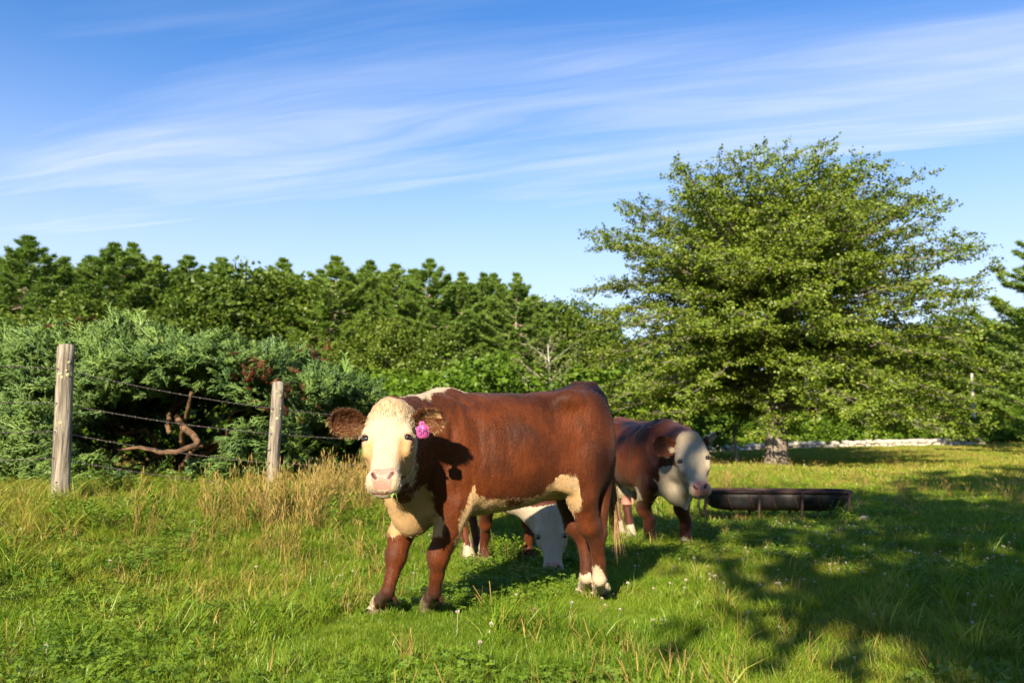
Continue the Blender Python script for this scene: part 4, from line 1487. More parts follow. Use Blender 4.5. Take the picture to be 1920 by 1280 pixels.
def leg_front(F, j, r, fwd, k=0.02, wide=1.0):
    """j: elbow, mid forearm, knee, mid cannon, fetlock, hoof centre"""
    F.cone(j[0], j[1], r[0], r[1], 0.05)
    F.cone(j[1], j[2], r[1], r[2], 0.02)
    F.cone(j[2], j[3], r[2] * 0.92, r[3], 0.02)
    F.cone(j[3], j[4], r[3], r[4], 0.015)
    kn = np.asarray(j[2], float)
    F.ell(kn + np.array([*(np.asarray(fwd) * 0.012), 0.0]), (r[2] * 1.05, r[2] * 1.0, r[2] * 1.45), 0.02)
    hoof(F, j[4], j[5], r[4], fwd)


def hoof(F, fet, hf, r, fwd):
    fwd = np.array([fwd[0], fwd[1], 0.0])
    fwd /= np.linalg.norm(fwd)
    side = np.array([-fwd[1], fwd[0], 0.0])
    fet = np.asarray(fet, float)
    hf = np.asarray(hf, float)
    g = hf[2]
    F.ell(fet, (r * 0.92, r * 0.92, r * 1.1), 0.008)
    F.cone(fet, hf + np.array([0, 0, 0.058]), r * 0.97, 0.046, 0.010)
    F.cone(hf + np.array([0, 0, 0.062]), hf + np.array([0, 0, 0.035]), 0.048, 0.049, 0.02)
    for s in (-1, 1):
        a = hf + side * s * 0.024 + np.array([0, 0, 0.055])
        F.cone(a - fwd * 0.018, a - fwd * 0.022 - np.array([0, 0, 0.045]), 0.030, 0.033, 0.008)
        F.cone(a + fwd * 0.004, a + fwd * 0.052 - np.array([0, 0, 0.047]), 0.032, 0.027, 0.012)
        F.cone(fet - fwd * (r * 0.85) + side * s * 0.02 - np.array([0, 0, 0.035]), fet - fwd * (r * 1.1) + side * s * 0.022 - np.array([0, 0, 0.055]), 0.014, 0.010, 0.008)
    sl, X, Y, Z = F.region(hf - 0.14, hf + 0.14)
    F.cut(sl, np.broadcast_to(Z - g, F.F[sl].shape).astype(np.float32), 0.004)


def head_frame(poll, d, lateral):
    d = np.asarray(d, float) / np.linalg.norm(d)
    u = np.asarray(lateral, float)
    u = u - d * (u @ d)
    u /= np.linalg.norm(u)
    n = np.cross(d, u)          # out of the forehead
    return np.asarray(poll, float), u, d, n


def head_parts(F, hf, sc, fine=True):
    P0, u, d, n = hf

    def H(a, b, c):
        return P0 + sc * (u * a + d * b * HV + n * c)
    tab = np.array(HEAD_TAB)
    tab[:, :4] *= sc
    tab[:, 0] *= HV
    F.loft(tab, P0, np.stack([d, u, n]), 0.05, n=2.5)
    M = np.stack([u, d, n])
    for s in (-1, 1):
        F.ell(H(s * 0.098, 0.195, -0.030), np.array([.026, .045, .030]) * sc, 0.03 * sc, M)      # brow
        F.ell(H(s * 0.100, 0.262, -0.052), np.array([.018, .055, .03]) * sc, 0.03 * sc, M)        # cheek bone
        F.ell(H(s * 0.060, 0.225, -0.150), np.array([.048, .115, .085]) * sc, 0.05 * sc, M)       # jaw
        F.ell(H(s * 0.052, 0.488, -0.030), np.array([.028, .040, .045]) * sc, 0.025 * sc, M)      # upper lip
        F.ell(H(s * 0.040, 0.470, 0.004), np.array([.030, .026, .024]) * sc, 0.02 * sc, M)        # nostril rim
    F.ell(H(0, 0.02, -0.055), np.array([.062, .045, .06]) * sc, 0.05 * sc, M)                     # poll
    F.ell(H(0, 0.505, -0.072), np.array([.052, .036, .032]) * sc, 0.012 * sc, M)                  # chin
    if fine:
        for s in (-1, 1):
            F.ell(H(s * 0.108, 0.222, -0.020), np.array([.021, .019, .017]) * sc, 0.010 * sc, M, cut=True)    # eye socket
            F.ell(H(s * 0.103, 0.200, -0.024), np.array([.022, .011, .024]) * sc, 0.010 * sc, M)      # upper lid
            F.ell(H(s * 0.104, 0.247, -0.034), np.array([.018, .007, .020]) * sc, 0.010 * sc, M)      # lower lid
            F.cone(H(s * 0.088, 0.255, -0.002), H(s * 0.076, 0.335, 0.006), 0.009 * sc, 0.008 * sc, 0.02 * sc, cut=True)
            F.cone(H(s * 0.046, 0.468, 0.028), H(s * 0.030, 0.492, 0.022), 0.007 * sc, 0.009 * sc, 0.008 * sc, cut=True)
            F.cone(H(s * 0.060, 0.502, -0.050), H(s * 0.085, 0.44, -0.085), 0.006 * sc, 0.004 * sc, 0.008 * sc, cut=True)
        F.cone(H(-0.060, 0.502, -0.050), H(-0.03, 0.528, -0.042), 0.006 * sc, 0.006 * sc, 0.008 * sc, cut=True)
        F.cone(H(0.060, 0.502, -0.050), H(0.03, 0.528, -0.042), 0.006 * sc, 0.006 * sc, 0.008 * sc, cut=True)
        F.cone(H(-0.03, 0.528, -0.042), H(0.03, 0.528, -0.042), 0.006 * sc, 0.006 * sc, 0.008 * sc, cut=True)
    return H


def torso_parts(F, sx=1.0, hz=1.0, wx=1.0, tab=TORSO, belly=0.0):
    t = np.array(tab)
    t[:, 0] *= sx
    t[:, 1] *= wx
    t[:, 2:4] *= hz
    mid = np.exp(-((t[:, 0]) / 0.4) ** 2)
    t[:, 2] -= belly * mid
    F.loft(t, (0, 0, 0), [(1, 0, 0), (0, 1, 0), (0, 0, 1)], 0.03, n=2.35)
    for s in (-1, 1):
        F.ell((0.42 * sx, s * 0.185 * wx, 0.96 * hz), (.17, .085, .25), 0.07)             # shoulder
        F.ell((0.55 * sx, s * 0.165 * wx, 0.84 * hz), (.09, .075, .13), 0.06)             # point of shoulder
        F.ell((-0.34 * sx, s * 0.205 * wx, 1.235 * hz), (.10, .055, .055), 0.08)          # hook bone
        F.ell((-0.505 * sx, s * 0.165 * wx, 1.00 * hz), (.145, .115, .27), 0.07)           # thigh
        F.ell((-0.61 * sx, s * 0.085 * wx, 1.24 * hz), (.045, .05, .06), 0.06)            # pin bone
        F.ell((-0.42 * sx, s * 0.19 * wx, 0.82 * hz), (.12, .075, .15), 0.07)             # stifle
        F.ell((-0.23 * sx, s * 0.345 * wx, 1.10 * hz), (.12, .075, .10), 0.09, cut=True)     # hollow of the flank
        F.cone((0.25 * sx, s * 0.325 * wx, 1.14 * hz), (0.23 * sx, s * 0.345 * wx, .74 * hz), .030, .034, 0.07, cut=True)
        F.cone((0.53 * sx, s * 0.245 * wx, 1.10 * hz), (0.62 * sx, s * 0.225 * wx, .90 * hz), .028, .028, 0.06, cut=True)
        F.cone((-0.31 * sx, s * 0.315 * wx, .98 * hz), (-0.33 * sx, s * 0.30 * wx, .80 * hz), .026, .026, 0.06, cut=True)
        for rb in (0.12, 0.03, -0.06, -0.15):
            F.cone((rb * sx, s * 0.330 * wx, 1.08 * hz), ((rb - 0.03) * sx, s * 0.345 * wx, .74 * hz), .013, .013, 0.035, cut=True)


def finish_cow(name, F, loc, rz, mat, masks, ears, H, hf, sc, label, hair_n, extra_hair=None, smooth_it=2, ground=0.0):
    V, Q = F.mesh()
    V = relax(V, Q, smooth_it)
    N = vnormals(V, Q)
    # folds of skin and muscle relief
    n1 = vnoise(V * np.array([26, 26, 5.0]), 11) - 0.5
    n2 = vnoise(V * np.array([9, 9, 7.0]), 12) - 0.5
    body = smoothstep(0.50, 0.62, V[:, 2])
    fold = smoothstep(0.05, 0.30, V[:, 0]) * (1 - smoothstep(0.55, 0.65, V[:, 0]))
    P0, u, d, n = hf
    hv = (V - P0) @ np.stack([u, d / HV, n], 1) / sc
    onhead = ((hv[:, 1] > -0.05) & (hv[:, 1] < 0.6) & (np.abs(hv[:, 0]) < 0.17) & (hv[:, 2] > -0.26)).astype(float)
    V = V + N * (body * (1 - onhead) * (0.016 * fold * n1 + 0.011 * n2))[:, None]
    at_ = masks(V, N, hv)
    nb = len(V)
    Vs, Qs = [V], [Q]
    keys = list(at_)
    earinfo = []
    for e in ears:
        ev, ef, inner, pq = ear_mesh(*e['geo'])
        Vs.append(ev)
        Qs.append(ef + sum(len(x) for x in Vs[:-1]))
        ea = e['mask'](inner, pq)
        for k in keys:
            at_[k] = np.concatenate([at_[k], ea.get(k, np.zeros(len(ev)))])
        earinfo.append((ev, inner, pq, ea))
    me = mesh_arrays(name + '_body', np.concatenate(Vs), [np.concatenate(Qs)], True, at_)
    root = empty(name, loc, rz)
    body_o = link('body', me, mat, root)
    # coat hair, one strand mesh
    hs, hd, hl, hwid, hb, ha = [], [], [], [], [], {k: [] for k in keys}

    def put(roots, dirs, L, W, bend, attrs):
        k_ = len(roots)
        hs.append(roots); hd.append(dirs); hl.append(np.broadcast_to(L, (k_,))); hwid.append(np.broadcast_to(W, (k_,)))
        hb.append(np.broadcast_to(bend, (k_, 3)))
        for k in keys:
            ha[k].append(np.broadcast_to(attrs.get(k, 0.0), (k_,)))
    if hair_n:
        ok = np.where((at_['hoof'][:nb] < 0.5) & (at_['pink'][:nb] < 0.4) & (at_['hole'][:nb] < 0.3))[0]
        wgt = 1.0 - 0.45 * onhead[ok] * (hv[ok, 1] > 0.12) - 0.35 * (at_['white'][:nb][ok] > 0.02) * (onhead[ok] < 0.5)
        pick = rng.choice(ok, hair_n, p=wgt / wgt.sum())
        p = V[pick] + rng.normal(size=(hair_n, 3)) * 0.003
        nn = N[pick]
        flow = np.tile(np.array([-0.8, 0.0, -0.75]), (hair_n, 1))
        oh = onhead[pick][:, None] > 0.5
        flow = np.where(oh, d * 0.9, flow)
        flow = flow + rng.normal(size=(hair_n, 3)) * 0.28
        flow = flow - nn * np.sum(flow * nn, 1, keepdims=True)
        flow /= np.linalg.norm(flow, axis=1, keepdims=True) + 1e-6
        wht0 = (at_['white'][:nb][pick] > 0.0)[:, None]
        pl0 = np.exp(-((hv[pick][:, 1] - 0.06) / 0.07) ** 2)[:, None] * oh
        dirs = flow + nn * (rng.uniform(0.04, 0.22, (hair_n, 1)) * np.where(wht0, 0.5, 1.0) + 0.06 * pl0) + rng.normal(size=(hair_n, 3)) * 0.14 * pl0
        hvv = hv[pick]
        poll = np.exp(-((hvv[:, 1] - 0.06) / 0.07) ** 2) * onhead[pick] * (hvv[:, 2] > -0.10)
        wh = at_['white'][:nb][pick]
        under = smoothstep(0.9, 0.6, p[:, 2]) * (wh > -0.03) * (p[:, 2] > 0.45) * (onhead[pick] < 0.5)
        L = rng.uniform(0.007, 0.013, hair_n) + 0.022 * poll * rng.uniform(0.3, 1, hair_n) + 0.008 * under * rng.uniform(0, 1, hair_n) + 0.010 * (np.abs(wh) < 0.03) * rng.uniform(0, 1, hair_n)
        hat = {k: at_[k][:nb][pick] for k in keys}
        hat['dark'] = np.clip(hat['dark'] + np.where(rng.uniform(size=hair_n) < 0.5, 0.7, 0.0) * rng.uniform(size=hair_n), 0, 1)
        hat['cream'] = hat['cream'] + rng.normal(size=hair_n) * 0.15
        put(p - nn * 0.002, dirs, L * (1 - 0.35 * onhead[pick] * (1 - poll)), 0.0009 + 0.0003 * poll, np.array([0, 0, -0.15]), hat)
    for (ev, inner, pq, ea), e in zip(earinfo, ears):
        edge = np.where((np.abs(pq[:, 1]) > 0.80) | (pq[:, 0] > 0.9))[0]
        k_ = e.get('fringe', 500)
        pick = rng.choice(edge, k_)
        e1 = np.asarray(e['geo'][1], float); e1 /= np.linalg.norm(e1)
        dirs = e1 * 0.4 + (ev[pick] - ev.mean(0)) * 5 + np.array([0, 0, -0.2]) + rng.normal(size=(k_, 3)) * 0.35 + np.asarray(e['geo'][2]) * 0.25
        put(ev[pick] + rng.normal(size=(k_, 3)) * 0.003, dirs, rng.uniform(0.010, 0.028, k_), 0.0006, np.array([0, 0, -0.35]), e['hairattr'](pq[pick], True))
        ins = np.where((inner > 0.5) & (pq[:, 0] < 0.75))[0]
        k2 = k_
        pick = rng.choice(ins, k2)
        dirs = e1 * 0.7 + np.asarray(e['geo'][2]) * 0.6 + rng.normal(size=(k2, 3)) * 0.35
        put(ev[pick], dirs, rng.uniform(0.015, 0.035, k2), 0.0006, np.array([0, 0, -0.3]), e['hairattr'](pq[pick], False))
    if extra_hair:
        for h in extra_hair(V, N, hv, put):
            pass
    if hs:
        hvx, hf_, hattr = hair_strips(np.concatenate(hs), np.concatenate(hd), np.concatenate(hl), np.concatenate(hwid), np.concatenate(hb),
                                      {k: np.concatenate(ha[k]) for k in keys})
        hm = mesh_arrays(name + '_hair', hvx, hf_, True, hattr)
        ho = link('coat_hair', hm, mat, root)
        ho['kind'] = 'stuff'
    # eyes
    for s in (-1, 1):
        mbx = MB()
        c = H(s * 0.0995, 0.224, -0.0285)
        th, ph = np.meshgrid(np.linspace(0, math.pi, 13), np.linspace(0, 2 * math.pi, 20, endpoint=False), indexing='ij')
        S = np.stack([np.sin(th) * np.cos(ph), np.sin(th) * np.sin(ph), np.cos(th)], -1).reshape(-1, 3)
        i, j = np.meshgrid(np.arange(12), np.arange(20), indexing='ij')
        a = (i * 20 + j).ravel(); b = (i * 20 + (j + 1) % 20).ravel()
        mbx.add(c + S * 0.0232 * sc, np.stack([a, b, b + 20, a + 20], 1))
        mbx.build('eye', M_EYE, root, True)
        # lids and lashes
        lid = MB()
        axis = u * s
        pts = []
        for q in np.linspace(-1.15, 1.15, 9):
            pts.append(c + sc * (0.0195 * (axis * 0.62 + n * 0.55) + n * 0.004 - d * 0.013 * math.cos(q) + (n * -math.sin(q) * 0.55 * s * 0 + (n * 0.80 - axis * 0.60) * 0.0175 * math.sin(q))))
        lid.tube(pts, np.array([.003, .004, .005, .005, .005, .005, .005, .004, .003]) * sc, 6)
        lid.build('eyelid', mat, root, True)
        kk = 46
        q = rng.uniform(-0.9, 0.9, kk)
        rt = np.array([np.asarray(pts)[int((x + 1.15) / 2.3 * 8)] for x in q])
        dirs = axis * 0.75 + n * 0.45 + d * rng.uniform(-0.1, 0.45, (kk, 1)) + rng.normal(size=(kk, 3)) * 0.15
        lv, lf, la = hair_strips(rt, dirs, rng.uniform(0.018, 0.030, kk) * sc, 0.0008, d * 0.25, {'white': np.full(kk, 0.2)})
        lo = link('eyelashes', mesh_arrays('eyelashes', lv, lf, False, la), mat, root)
        lo['kind'] = 'stuff'
    tag(root, label, 'cow', 'red and white cattle in the pasture')
    return root, V, N


def tail_hair(mat, root, pts, spread_, n_, L, white, name='tail_switch'):
    pts = np.asarray(pts)
    k = rng.uniform(0, 1, n_)
    i = np.minimum((k * (len(pts) - 1)).astype(int), len(pts) - 2)
    f = (k * (len(pts) - 1) - i)[:, None]
    p = pts[i] * (1 - f) + pts[i + 1] * f
    dirs = np.array([0, 0, -1.0]) + rng.normal(size=(n_, 3)) * spread_ + np.array([-0.10, 0, 0])
    hv_, hf_, ha_ = hair_strips(p + rng.normal(size=(n_, 3)) * 0.008, dirs, rng.uniform(0.4, 1.0, n_) * L, 0.0014, np.array([0, 0, -0.25]),
                                {'white': np.where(rng.uniform(size=n_) < white, 0.2, -0.2), 'cream': rng.uniform(0.6, 1.3, n_)})
    o = link(name, mesh_arrays(name, hv_, hf_, False, ha_), mat, root)
    o['kind'] = 'stuff'
    return o


# ---- the heifer in front, looking at the camera
HO = np.array([-0.05, 4.74, 0.0])
HF = np.array([-0.910, -0.414, 0.0]); HF /= np.linalg.norm(HF)
HL = np.array([-HF[1], HF[0], 0.0])
HA = math.atan2(HF[1], HF[0])


def to_local(w, O=HO, f=HF, l=HL):
    r = np.asarray(w, float) - O
    return np.array([r @ f, r @ l, r[2]])


def dir_local(w, f=HF, l=HL):
    w = np.asarray(w, float)
    return np.array([w @ f, w @ l, w[2]])


def LP(px, py, t, O=HO, f=HF, l=HL):
    """the point seen at a photograph pixel on the cow's own lengthwise plane y = t"""
    d = ray(px, py)
    c = np.array([0, 0, CAM_H])
    k = (t - (c - O) @ l) / (d @ l)
    return to_local(c + d * k, O, f, l)


def ground_local(px, py, O=HO, f=HF, l=HL, gz=0.0):
    d = ray(px, py)
    c = np.array([0, 0, CAM_H])
    return to_local(c + d * ((gz - CAM_H) / d[2]), O, f, l)


def heifer():
    F = Field((-0.98, -0.42, -0.02), (1.18, 0.85, 1.44), 0.0078)
    torso_parts(F)
    fw = np.array([1.0, 0.0])
    face = dir_local((0.0, -1.0, 0.0))[:2]
    # near fore leg and far fore leg
    lf = [LP(858, 945, .185), LP(838, 1000, .165), LP(823, 1043, .145), LP(819, 1078, .125), LP(814, 1108, .095)]
    hoofL = ground_local(805, 1149)
    rf = [LP(775, 945, -.165), LP(752, 1000, -.145), LP(744, 1043, -.125), LP(735, 1078, -.105), LP(727, 1108, -.075)]
    hoofR = ground_local(711, 1150)
    toe = np.array([0.9, 0.25])
    leg_front(F, lf + [hoofL], [.092, .072, .055, .037, .037], toe)
    leg_front(F, rf + [hoofR], [.092, .072, .055, .037, .037], toe)
    # hind legs
    for pts, hf_, t in (([LP(1092, 930, .19), LP(1105, 985, .175), LP(1118, 1012, .155), LP(1123, 1055, .13), LP(1124, 1084, .11)], ground_local(1124, 1123), 1),
                        ([LP(1072, 940, -.16), LP(1078, 985, -.15), LP(1095, 1010, -.135), LP(1100, 1055, -.115), LP(1100, 1080, -.105)], ground_local(1098, 1116), -1)):
        F.cone((-0.50, t * .17, .88), pts[0], .125, .088, 0.06)
        F.cone(pts[0], pts[1], .088, .066, 0.03)
        F.cone(pts[1], pts[2], .066, .050, 0.02)
        F.cone(pts[2] + np.array([-0.03, 0, 0.035]), pts[2] + np.array([-0.012, 0, -0.05]), .034, .034, 0.02)
        F.cone((-0.60, t * .15, .86), pts[2] + np.array([-0.035, 0, 0.05]), .060, .030, 0.04)
        F.cone(pts[2], pts[3], .046, .037, 0.015)
        F.cone(pts[3], pts[4], .039, .042, 0.015)
        hoof(F, pts[4], hf_, .044, np.array([0.92, 0.2]))
    # head turned to the camera
    poll = to_local((-0.612, 3.98, 1.185))
    d = dir_local((0.035, -0.56, -0.828))
    lat = dir_local((1.0, 0.0, 0.0))
    hf = head_frame(poll, d, lat)
    if hf[3] @ dir_local((0, -1, 0)) < 0:
        hf = (hf[0], -hf[1], hf[2], -hf[3])
    H = head_parts(F, hf, 1.0)
    # neck
    F.cone((0.36, 0, 1.20), H(0, 0.00, -0.11), .085, .075, 0.08)
    F.cone((0.46, 0, 1.02), H(0, 0.12, -0.17), .190, .115, 0.08)
    F.cone((0.53, 0.03, .84), H(0, 0.24, -0.19), .140, .078, 0.08)
    F.cone((0.565, 0.02, .61), H(0, 0.30, -0.24), .070, .028, 0.08)           # dewlap
    F.ell((0.55, 0.02, .585), (.095, .095, .115), 0.05)                       # brisket
    # tail head and dock
    F.chain([(-0.50, 0, 1.315), (-0.60, 0, 1.315), (-0.675, 0.01, 1.21), (-0.695, 0.02, 1.0), (-0.705, 0.02, .82)], [.048, .044, .032, .026, .020], 0.03)
    F.ell((-0.34, 0.0, .70), (.11, .10, .06), 0.05)                          # udder
    F.ell((-0.30, .235, .80), (.10, .05, .10), 0.06)                         # flank fold

    belly_px = [(866, 948), (884, 905), (893, 925), (905, 932), (930, 936), (960, 938), (985, 938), (1010, 928), (1030, 910), (1046, 892), (1060, 888), (1074, 889), (1079, 905), (1083, 930), (1090, 955)]
    bl = np.array([LP(x, y, .24) for x, y in belly_px])[:, [0, 2]]
    bl = bl[np.argsort(bl[:, 0])]
    crest = [H(0, -0.02, -0.10), H(0, -0.04, -0.17), LP(800, 748, 0.0) * np.array([1, 1, 1]) + np.array([0, 0, 0]), LP(830, 734, 0.0)]
    crest2 = [H(0, -0.02, -0.10), 0.5 * (H(0, 0, -0.12) + np.array([0.36, 0, 1.27])), np.array([0.40, 0.0, 1.27]), np.array([0.30, 0.0, 1.275])]

    def masks(V, N, hv):
        z, s, t = V[:, 2], V[:, 0], V[:, 1]
        nz = (vnoise(V * 14, 21) - 0.5) * 0.05 + (vnoise(V * 38, 22) - 0.5) * 0.025
        head = np.minimum(np.minimum(hv[:, 1] + 0.045, hv[:, 2] + 0.150 + 0.25 * np.clip(hv[:, 1] - 0.1, 0, 1)), 0.42 - np.linalg.norm(hv - np.array([0, .25, -.1]), axis=1))
        throat = np.minimum(0.12 - polydist(V, [H(0, 0.22, -0.27), (0.66, 0.03, .78)]), 0.1)
        bz = np.minimum(np.minimum(s - 0.455 - 0.10 * smoothstep(.52, .80, z), 0.80 + 0.10 * (0.1 - t) - z + 0.1 * np.abs(t)), z - 0.475)
        bz = np.minimum(bz, 0.25 - np.abs(t))
        zb = np.interp(s, bl[:, 0], bl[:, 1])
        bel = np.minimum(np.minimum(zb - z + (np.abs(t) < 0.15) * 0.03, (s - bl[0, 0])), bl[-1, 0] + 0.03 - s)
        spot = 0.045 - np.hypot((s - LP(974, 943, .24)[0]) * 0.8, (z - LP(974, 943, .24)[2]) * 1.6)
        bel = np.where(t > 0, np.minimum(bel, -spot + 0.0), bel)
        crs = 0.052 - polydist(V, crest2) + 0.03 * (N[:, 2] - 0.6)
        lhs = (0.165 + 0.09 * np.clip(smoothstep(-.64, -.54, s), 0, 1)) * (t > 0) + 0.14 * (t <= 0) + 0.04 * (s > -0.62) * (t <= 0) - z
        sock = np.where(s < -0.3, lhs, -0.2)
        fro = np.where(s > 0.3, np.minimum(0.105 - z, 0.032 - np.abs(np.where(t > 0, (t - hoofL[1] - 0.005), (t - hoofR[1] - 0.005)))), -0.2)
        fro = np.minimum(fro, np.where(t > 0.01, s - hoofL[0] + 0.02, s - hoofR[0] + 0.02))
        wh = np.maximum.reduce([head, throat * 0.8, bz, bel, crs, sock, fro]) + nz * np.where(head > 0.03, 0, 1)
        pad = np.minimum.reduce([0.058 - 0.45 * np.clip(hv[:, 1] - 0.49, 0, 1) - 0.35 * np.clip(0.470 - hv[:, 1], 0, 1) - np.abs(hv[:, 0]), hv[:, 1] - 0.436, hv[:, 2] + 0.020])
        eyed = np.minimum(np.linalg.norm(hv - np.array([.108, .224, -.030]), axis=1), np.linalg.norm(hv - np.array([-.108, .224, -.030]), axis=1))
        pink = np.maximum(smoothstep(-0.006, 0.010, pad + nz * 0.2), 0.9 * smoothstep(0.040, 0.024, eyed))
        lips = np.exp(-((np.abs(hv[:, 2] + 0.046)) / 0.007) ** 2) * (hv[:, 1] > 0.49) * (np.abs(hv[:, 0]) < 0.066)
        pink = np.maximum(pink, lips * 0.9)
        nos = np.minimum(polydist(hv, [(.046, .468, .028), (.030, .492, .022)]), polydist(hv, [(-.046, .468, .028), (-.030, .492, .022)]))
        hole = np.maximum(smoothstep(0.014, 0.006, nos), 0.75 * lips * smoothstep(0.066, 0.05, np.abs(hv[:, 0])))
        cream = 0.30 + 0.28 * smoothstep(.16, .02, hv[:, 1]) * (head > -0.02) + 1.15 * np.exp(-((hv[:, 1] - 0.34) / 0.09) ** 2) * smoothstep(0.045, 0.08, np.abs(hv[:, 0])) * (head > 0)  # natural tan tinge on the face sides, deepened as painted shading for relief
        cream = cream + 0.45 * (bel > -0.01) + 0.55 * (bz > -0.01) - 0.6 * (sock > -0.02) - 0.9 * np.exp(-((hv[:, 1] - 0.45) / 0.06) ** 2) * (head > 0) - 0.3 * (crs > -0.02)
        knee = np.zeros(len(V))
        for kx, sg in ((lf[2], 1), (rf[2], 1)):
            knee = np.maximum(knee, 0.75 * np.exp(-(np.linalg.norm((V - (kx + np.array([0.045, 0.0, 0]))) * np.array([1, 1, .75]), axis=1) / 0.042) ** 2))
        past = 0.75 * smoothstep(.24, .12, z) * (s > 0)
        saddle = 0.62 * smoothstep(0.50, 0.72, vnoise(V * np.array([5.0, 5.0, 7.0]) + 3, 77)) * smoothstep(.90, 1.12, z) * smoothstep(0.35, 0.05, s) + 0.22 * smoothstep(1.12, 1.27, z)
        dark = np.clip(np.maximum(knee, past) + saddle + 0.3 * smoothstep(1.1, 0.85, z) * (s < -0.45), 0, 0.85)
        hoofm = smoothstep(0.050, 0.036, z + 0.02 * (s < 0) + 0.25 * np.minimum(s - np.where(s > 0, np.where(t > 0.01, hoofL[0], hoofR[0]), -0.62), 0.04))
        return {'white': wh, 'pink': pink, 'dark': dark, 'hoof': hoofm, 'hole': hole, 'cream': cream}

    def ear_r(inner, pq):     # the cow's far ear, open to the camera
        n_ = len(pq)
        return {'white': np.where(inner > .5, -0.1, -0.05) + 0.09 * (pq[:, 0] < 0.12), 'dark': np.where(inner > .5, 0.55 * np.exp(-((pq[:, 1] + 0.25) / 0.5) ** 2), 0.0), 'cream': np.full(n_, 1.2)}

    def ear_l(inner, pq):
        n_ = len(pq)
        return {'white': np.where((pq[:, 1] > 0.1) | (inner < .5), 0.10, -0.08), 'dark': np.where(inner > .5, 0.12, 0.0), 'cream': np.full(n_, 1.15)}

    def ear_hair(pq, rim, sgn=1):
        m_ = len(pq)
        low = pq[:, 1] * sgn > 0.15
        return {'white': np.where(rng.uniform(size=m_) < np.where(low, 0.55, 0.12), 0.2, -0.2), 'cream': rng.uniform(1.0, 1.5, m_), 'dark': np.where(low, 0.0, 0.3)}
    cam_l = dir_local((0, -1, 0.05))
    ears = [
        {'geo': (H(-0.125, 0.088, -0.075), dir_local((-1.0, -0.05, 0.10)), dir_local((-0.10, -1.0, -0.12)), .172, .066, 1.15, 0.35), 'mask': ear_r, 'hairattr': ear_hair, 'fringe': 1500},
        {'geo': (H(0.100, 0.088, -0.075), dir_local((1.0, -0.05, 0.10)), dir_local((0.60, -0.85, -0.12)), .172, .062, 1.25, 0.30), 'mask': ear_l, 'hairattr': (lambda a_, b_: ear_hair(a_, b_, -1)), 'fringe': 1500},
    ]
    root, V, N = finish_cow('cow', F, HO, HA, M_COW, masks, ears, H, hf, 1.0,
                            'red-brown heifer with cream face and pink ear tag staring at the camera', 120000)
    tail_hair(M_COW, root, [(-0.705, .03, .86), (-0.715, .04, .76), (-0.71, .05, .66)], 0.09, 420, .34, 0.8)
    # ear tag with its hand-written number
    c = H(0.172, 0.195, -0.012)
    tu, td, tn = dir_local((0.985, -0.10, 0.14)), dir_local((0.14, 0.06, -0.985)), dir_local((0.10, -0.99, 0.05))
    out = np.array([(-.010, -.048), (.012, -.048), (.014, -.030), (.031, -.020), (.031, .018), (.020, .034), (-.020, .034), (-.031, .018), (-.031, -.020), (-.012, -.030)])
    fr = np.array([c + tu * a + td * b + tn * 0.0015 for a, b in out])
    bk = np.array([c + tu * a + td * b - tn * 0.0015 for a, b in out])
    m = MB()
    k = len(out)
    j = np.arange(k)
    m.add(np.concatenate([fr, bk]), [j[None, ::-1], (j + k)[None], np.stack([j, (j + 1) % k, (j + 1) % k + k, j + k], 1)])
    tg = m.build('ear_tag', M_TAG, root)
    tg['label'] = 'bright pink plastic ear tag hand-lettered 5M'
    m = MB()
    five = [(-.003, -.012), (-.017, -.010), (-.019, .001), (-.010, -.002), (-.004, .006), (-.009, .015), (-.019, .016)]
    em = [(.002, .016), (.006, -.011), (.012, .006), (.021, -.010), (.022, .017)]
    for st in (five, em):
        for (a0, b0), (a1, b1) in zip(st[:-1], st[1:]):
            p0, p1 = c + tu * a0 + td * b0 + tn * 0.0020, c + tu * a1 + td * b1 + tn * 0.0020
            m.tube([p0, p1], 0.0021, 5)
    m.build('tag_lettering', M_INK, tg)
    m = MB()
    b0 = c - td * 0.040 + tn * 0.002
    m.tube([b0 - tn * 0.03, b0 + tn * 0.004], 0.006, 10)
    m.build('tag_stud', M_TAG, tg)
    return root, H


heifer_root, HEIFER_H = heifer()


# ---- the older cow behind, standing in broken shade beside the trough
def frame_of(O, f):
    f = np.array([f[0], f[1], 0.0]); f /= np.linalg.norm(f)
    return np.asarray(O, float), f, np.array([-f[1], f[0], 0.0]), math.atan2(f[1], f[0])


def no_masks(V):
    z = np.zeros(len(V))
    return {'white': z - 0.2, 'pink': z.copy(), 'dark': z.copy(), 'hoof': z.copy(), 'hole': z.copy(), 'cream': z + 0.4}


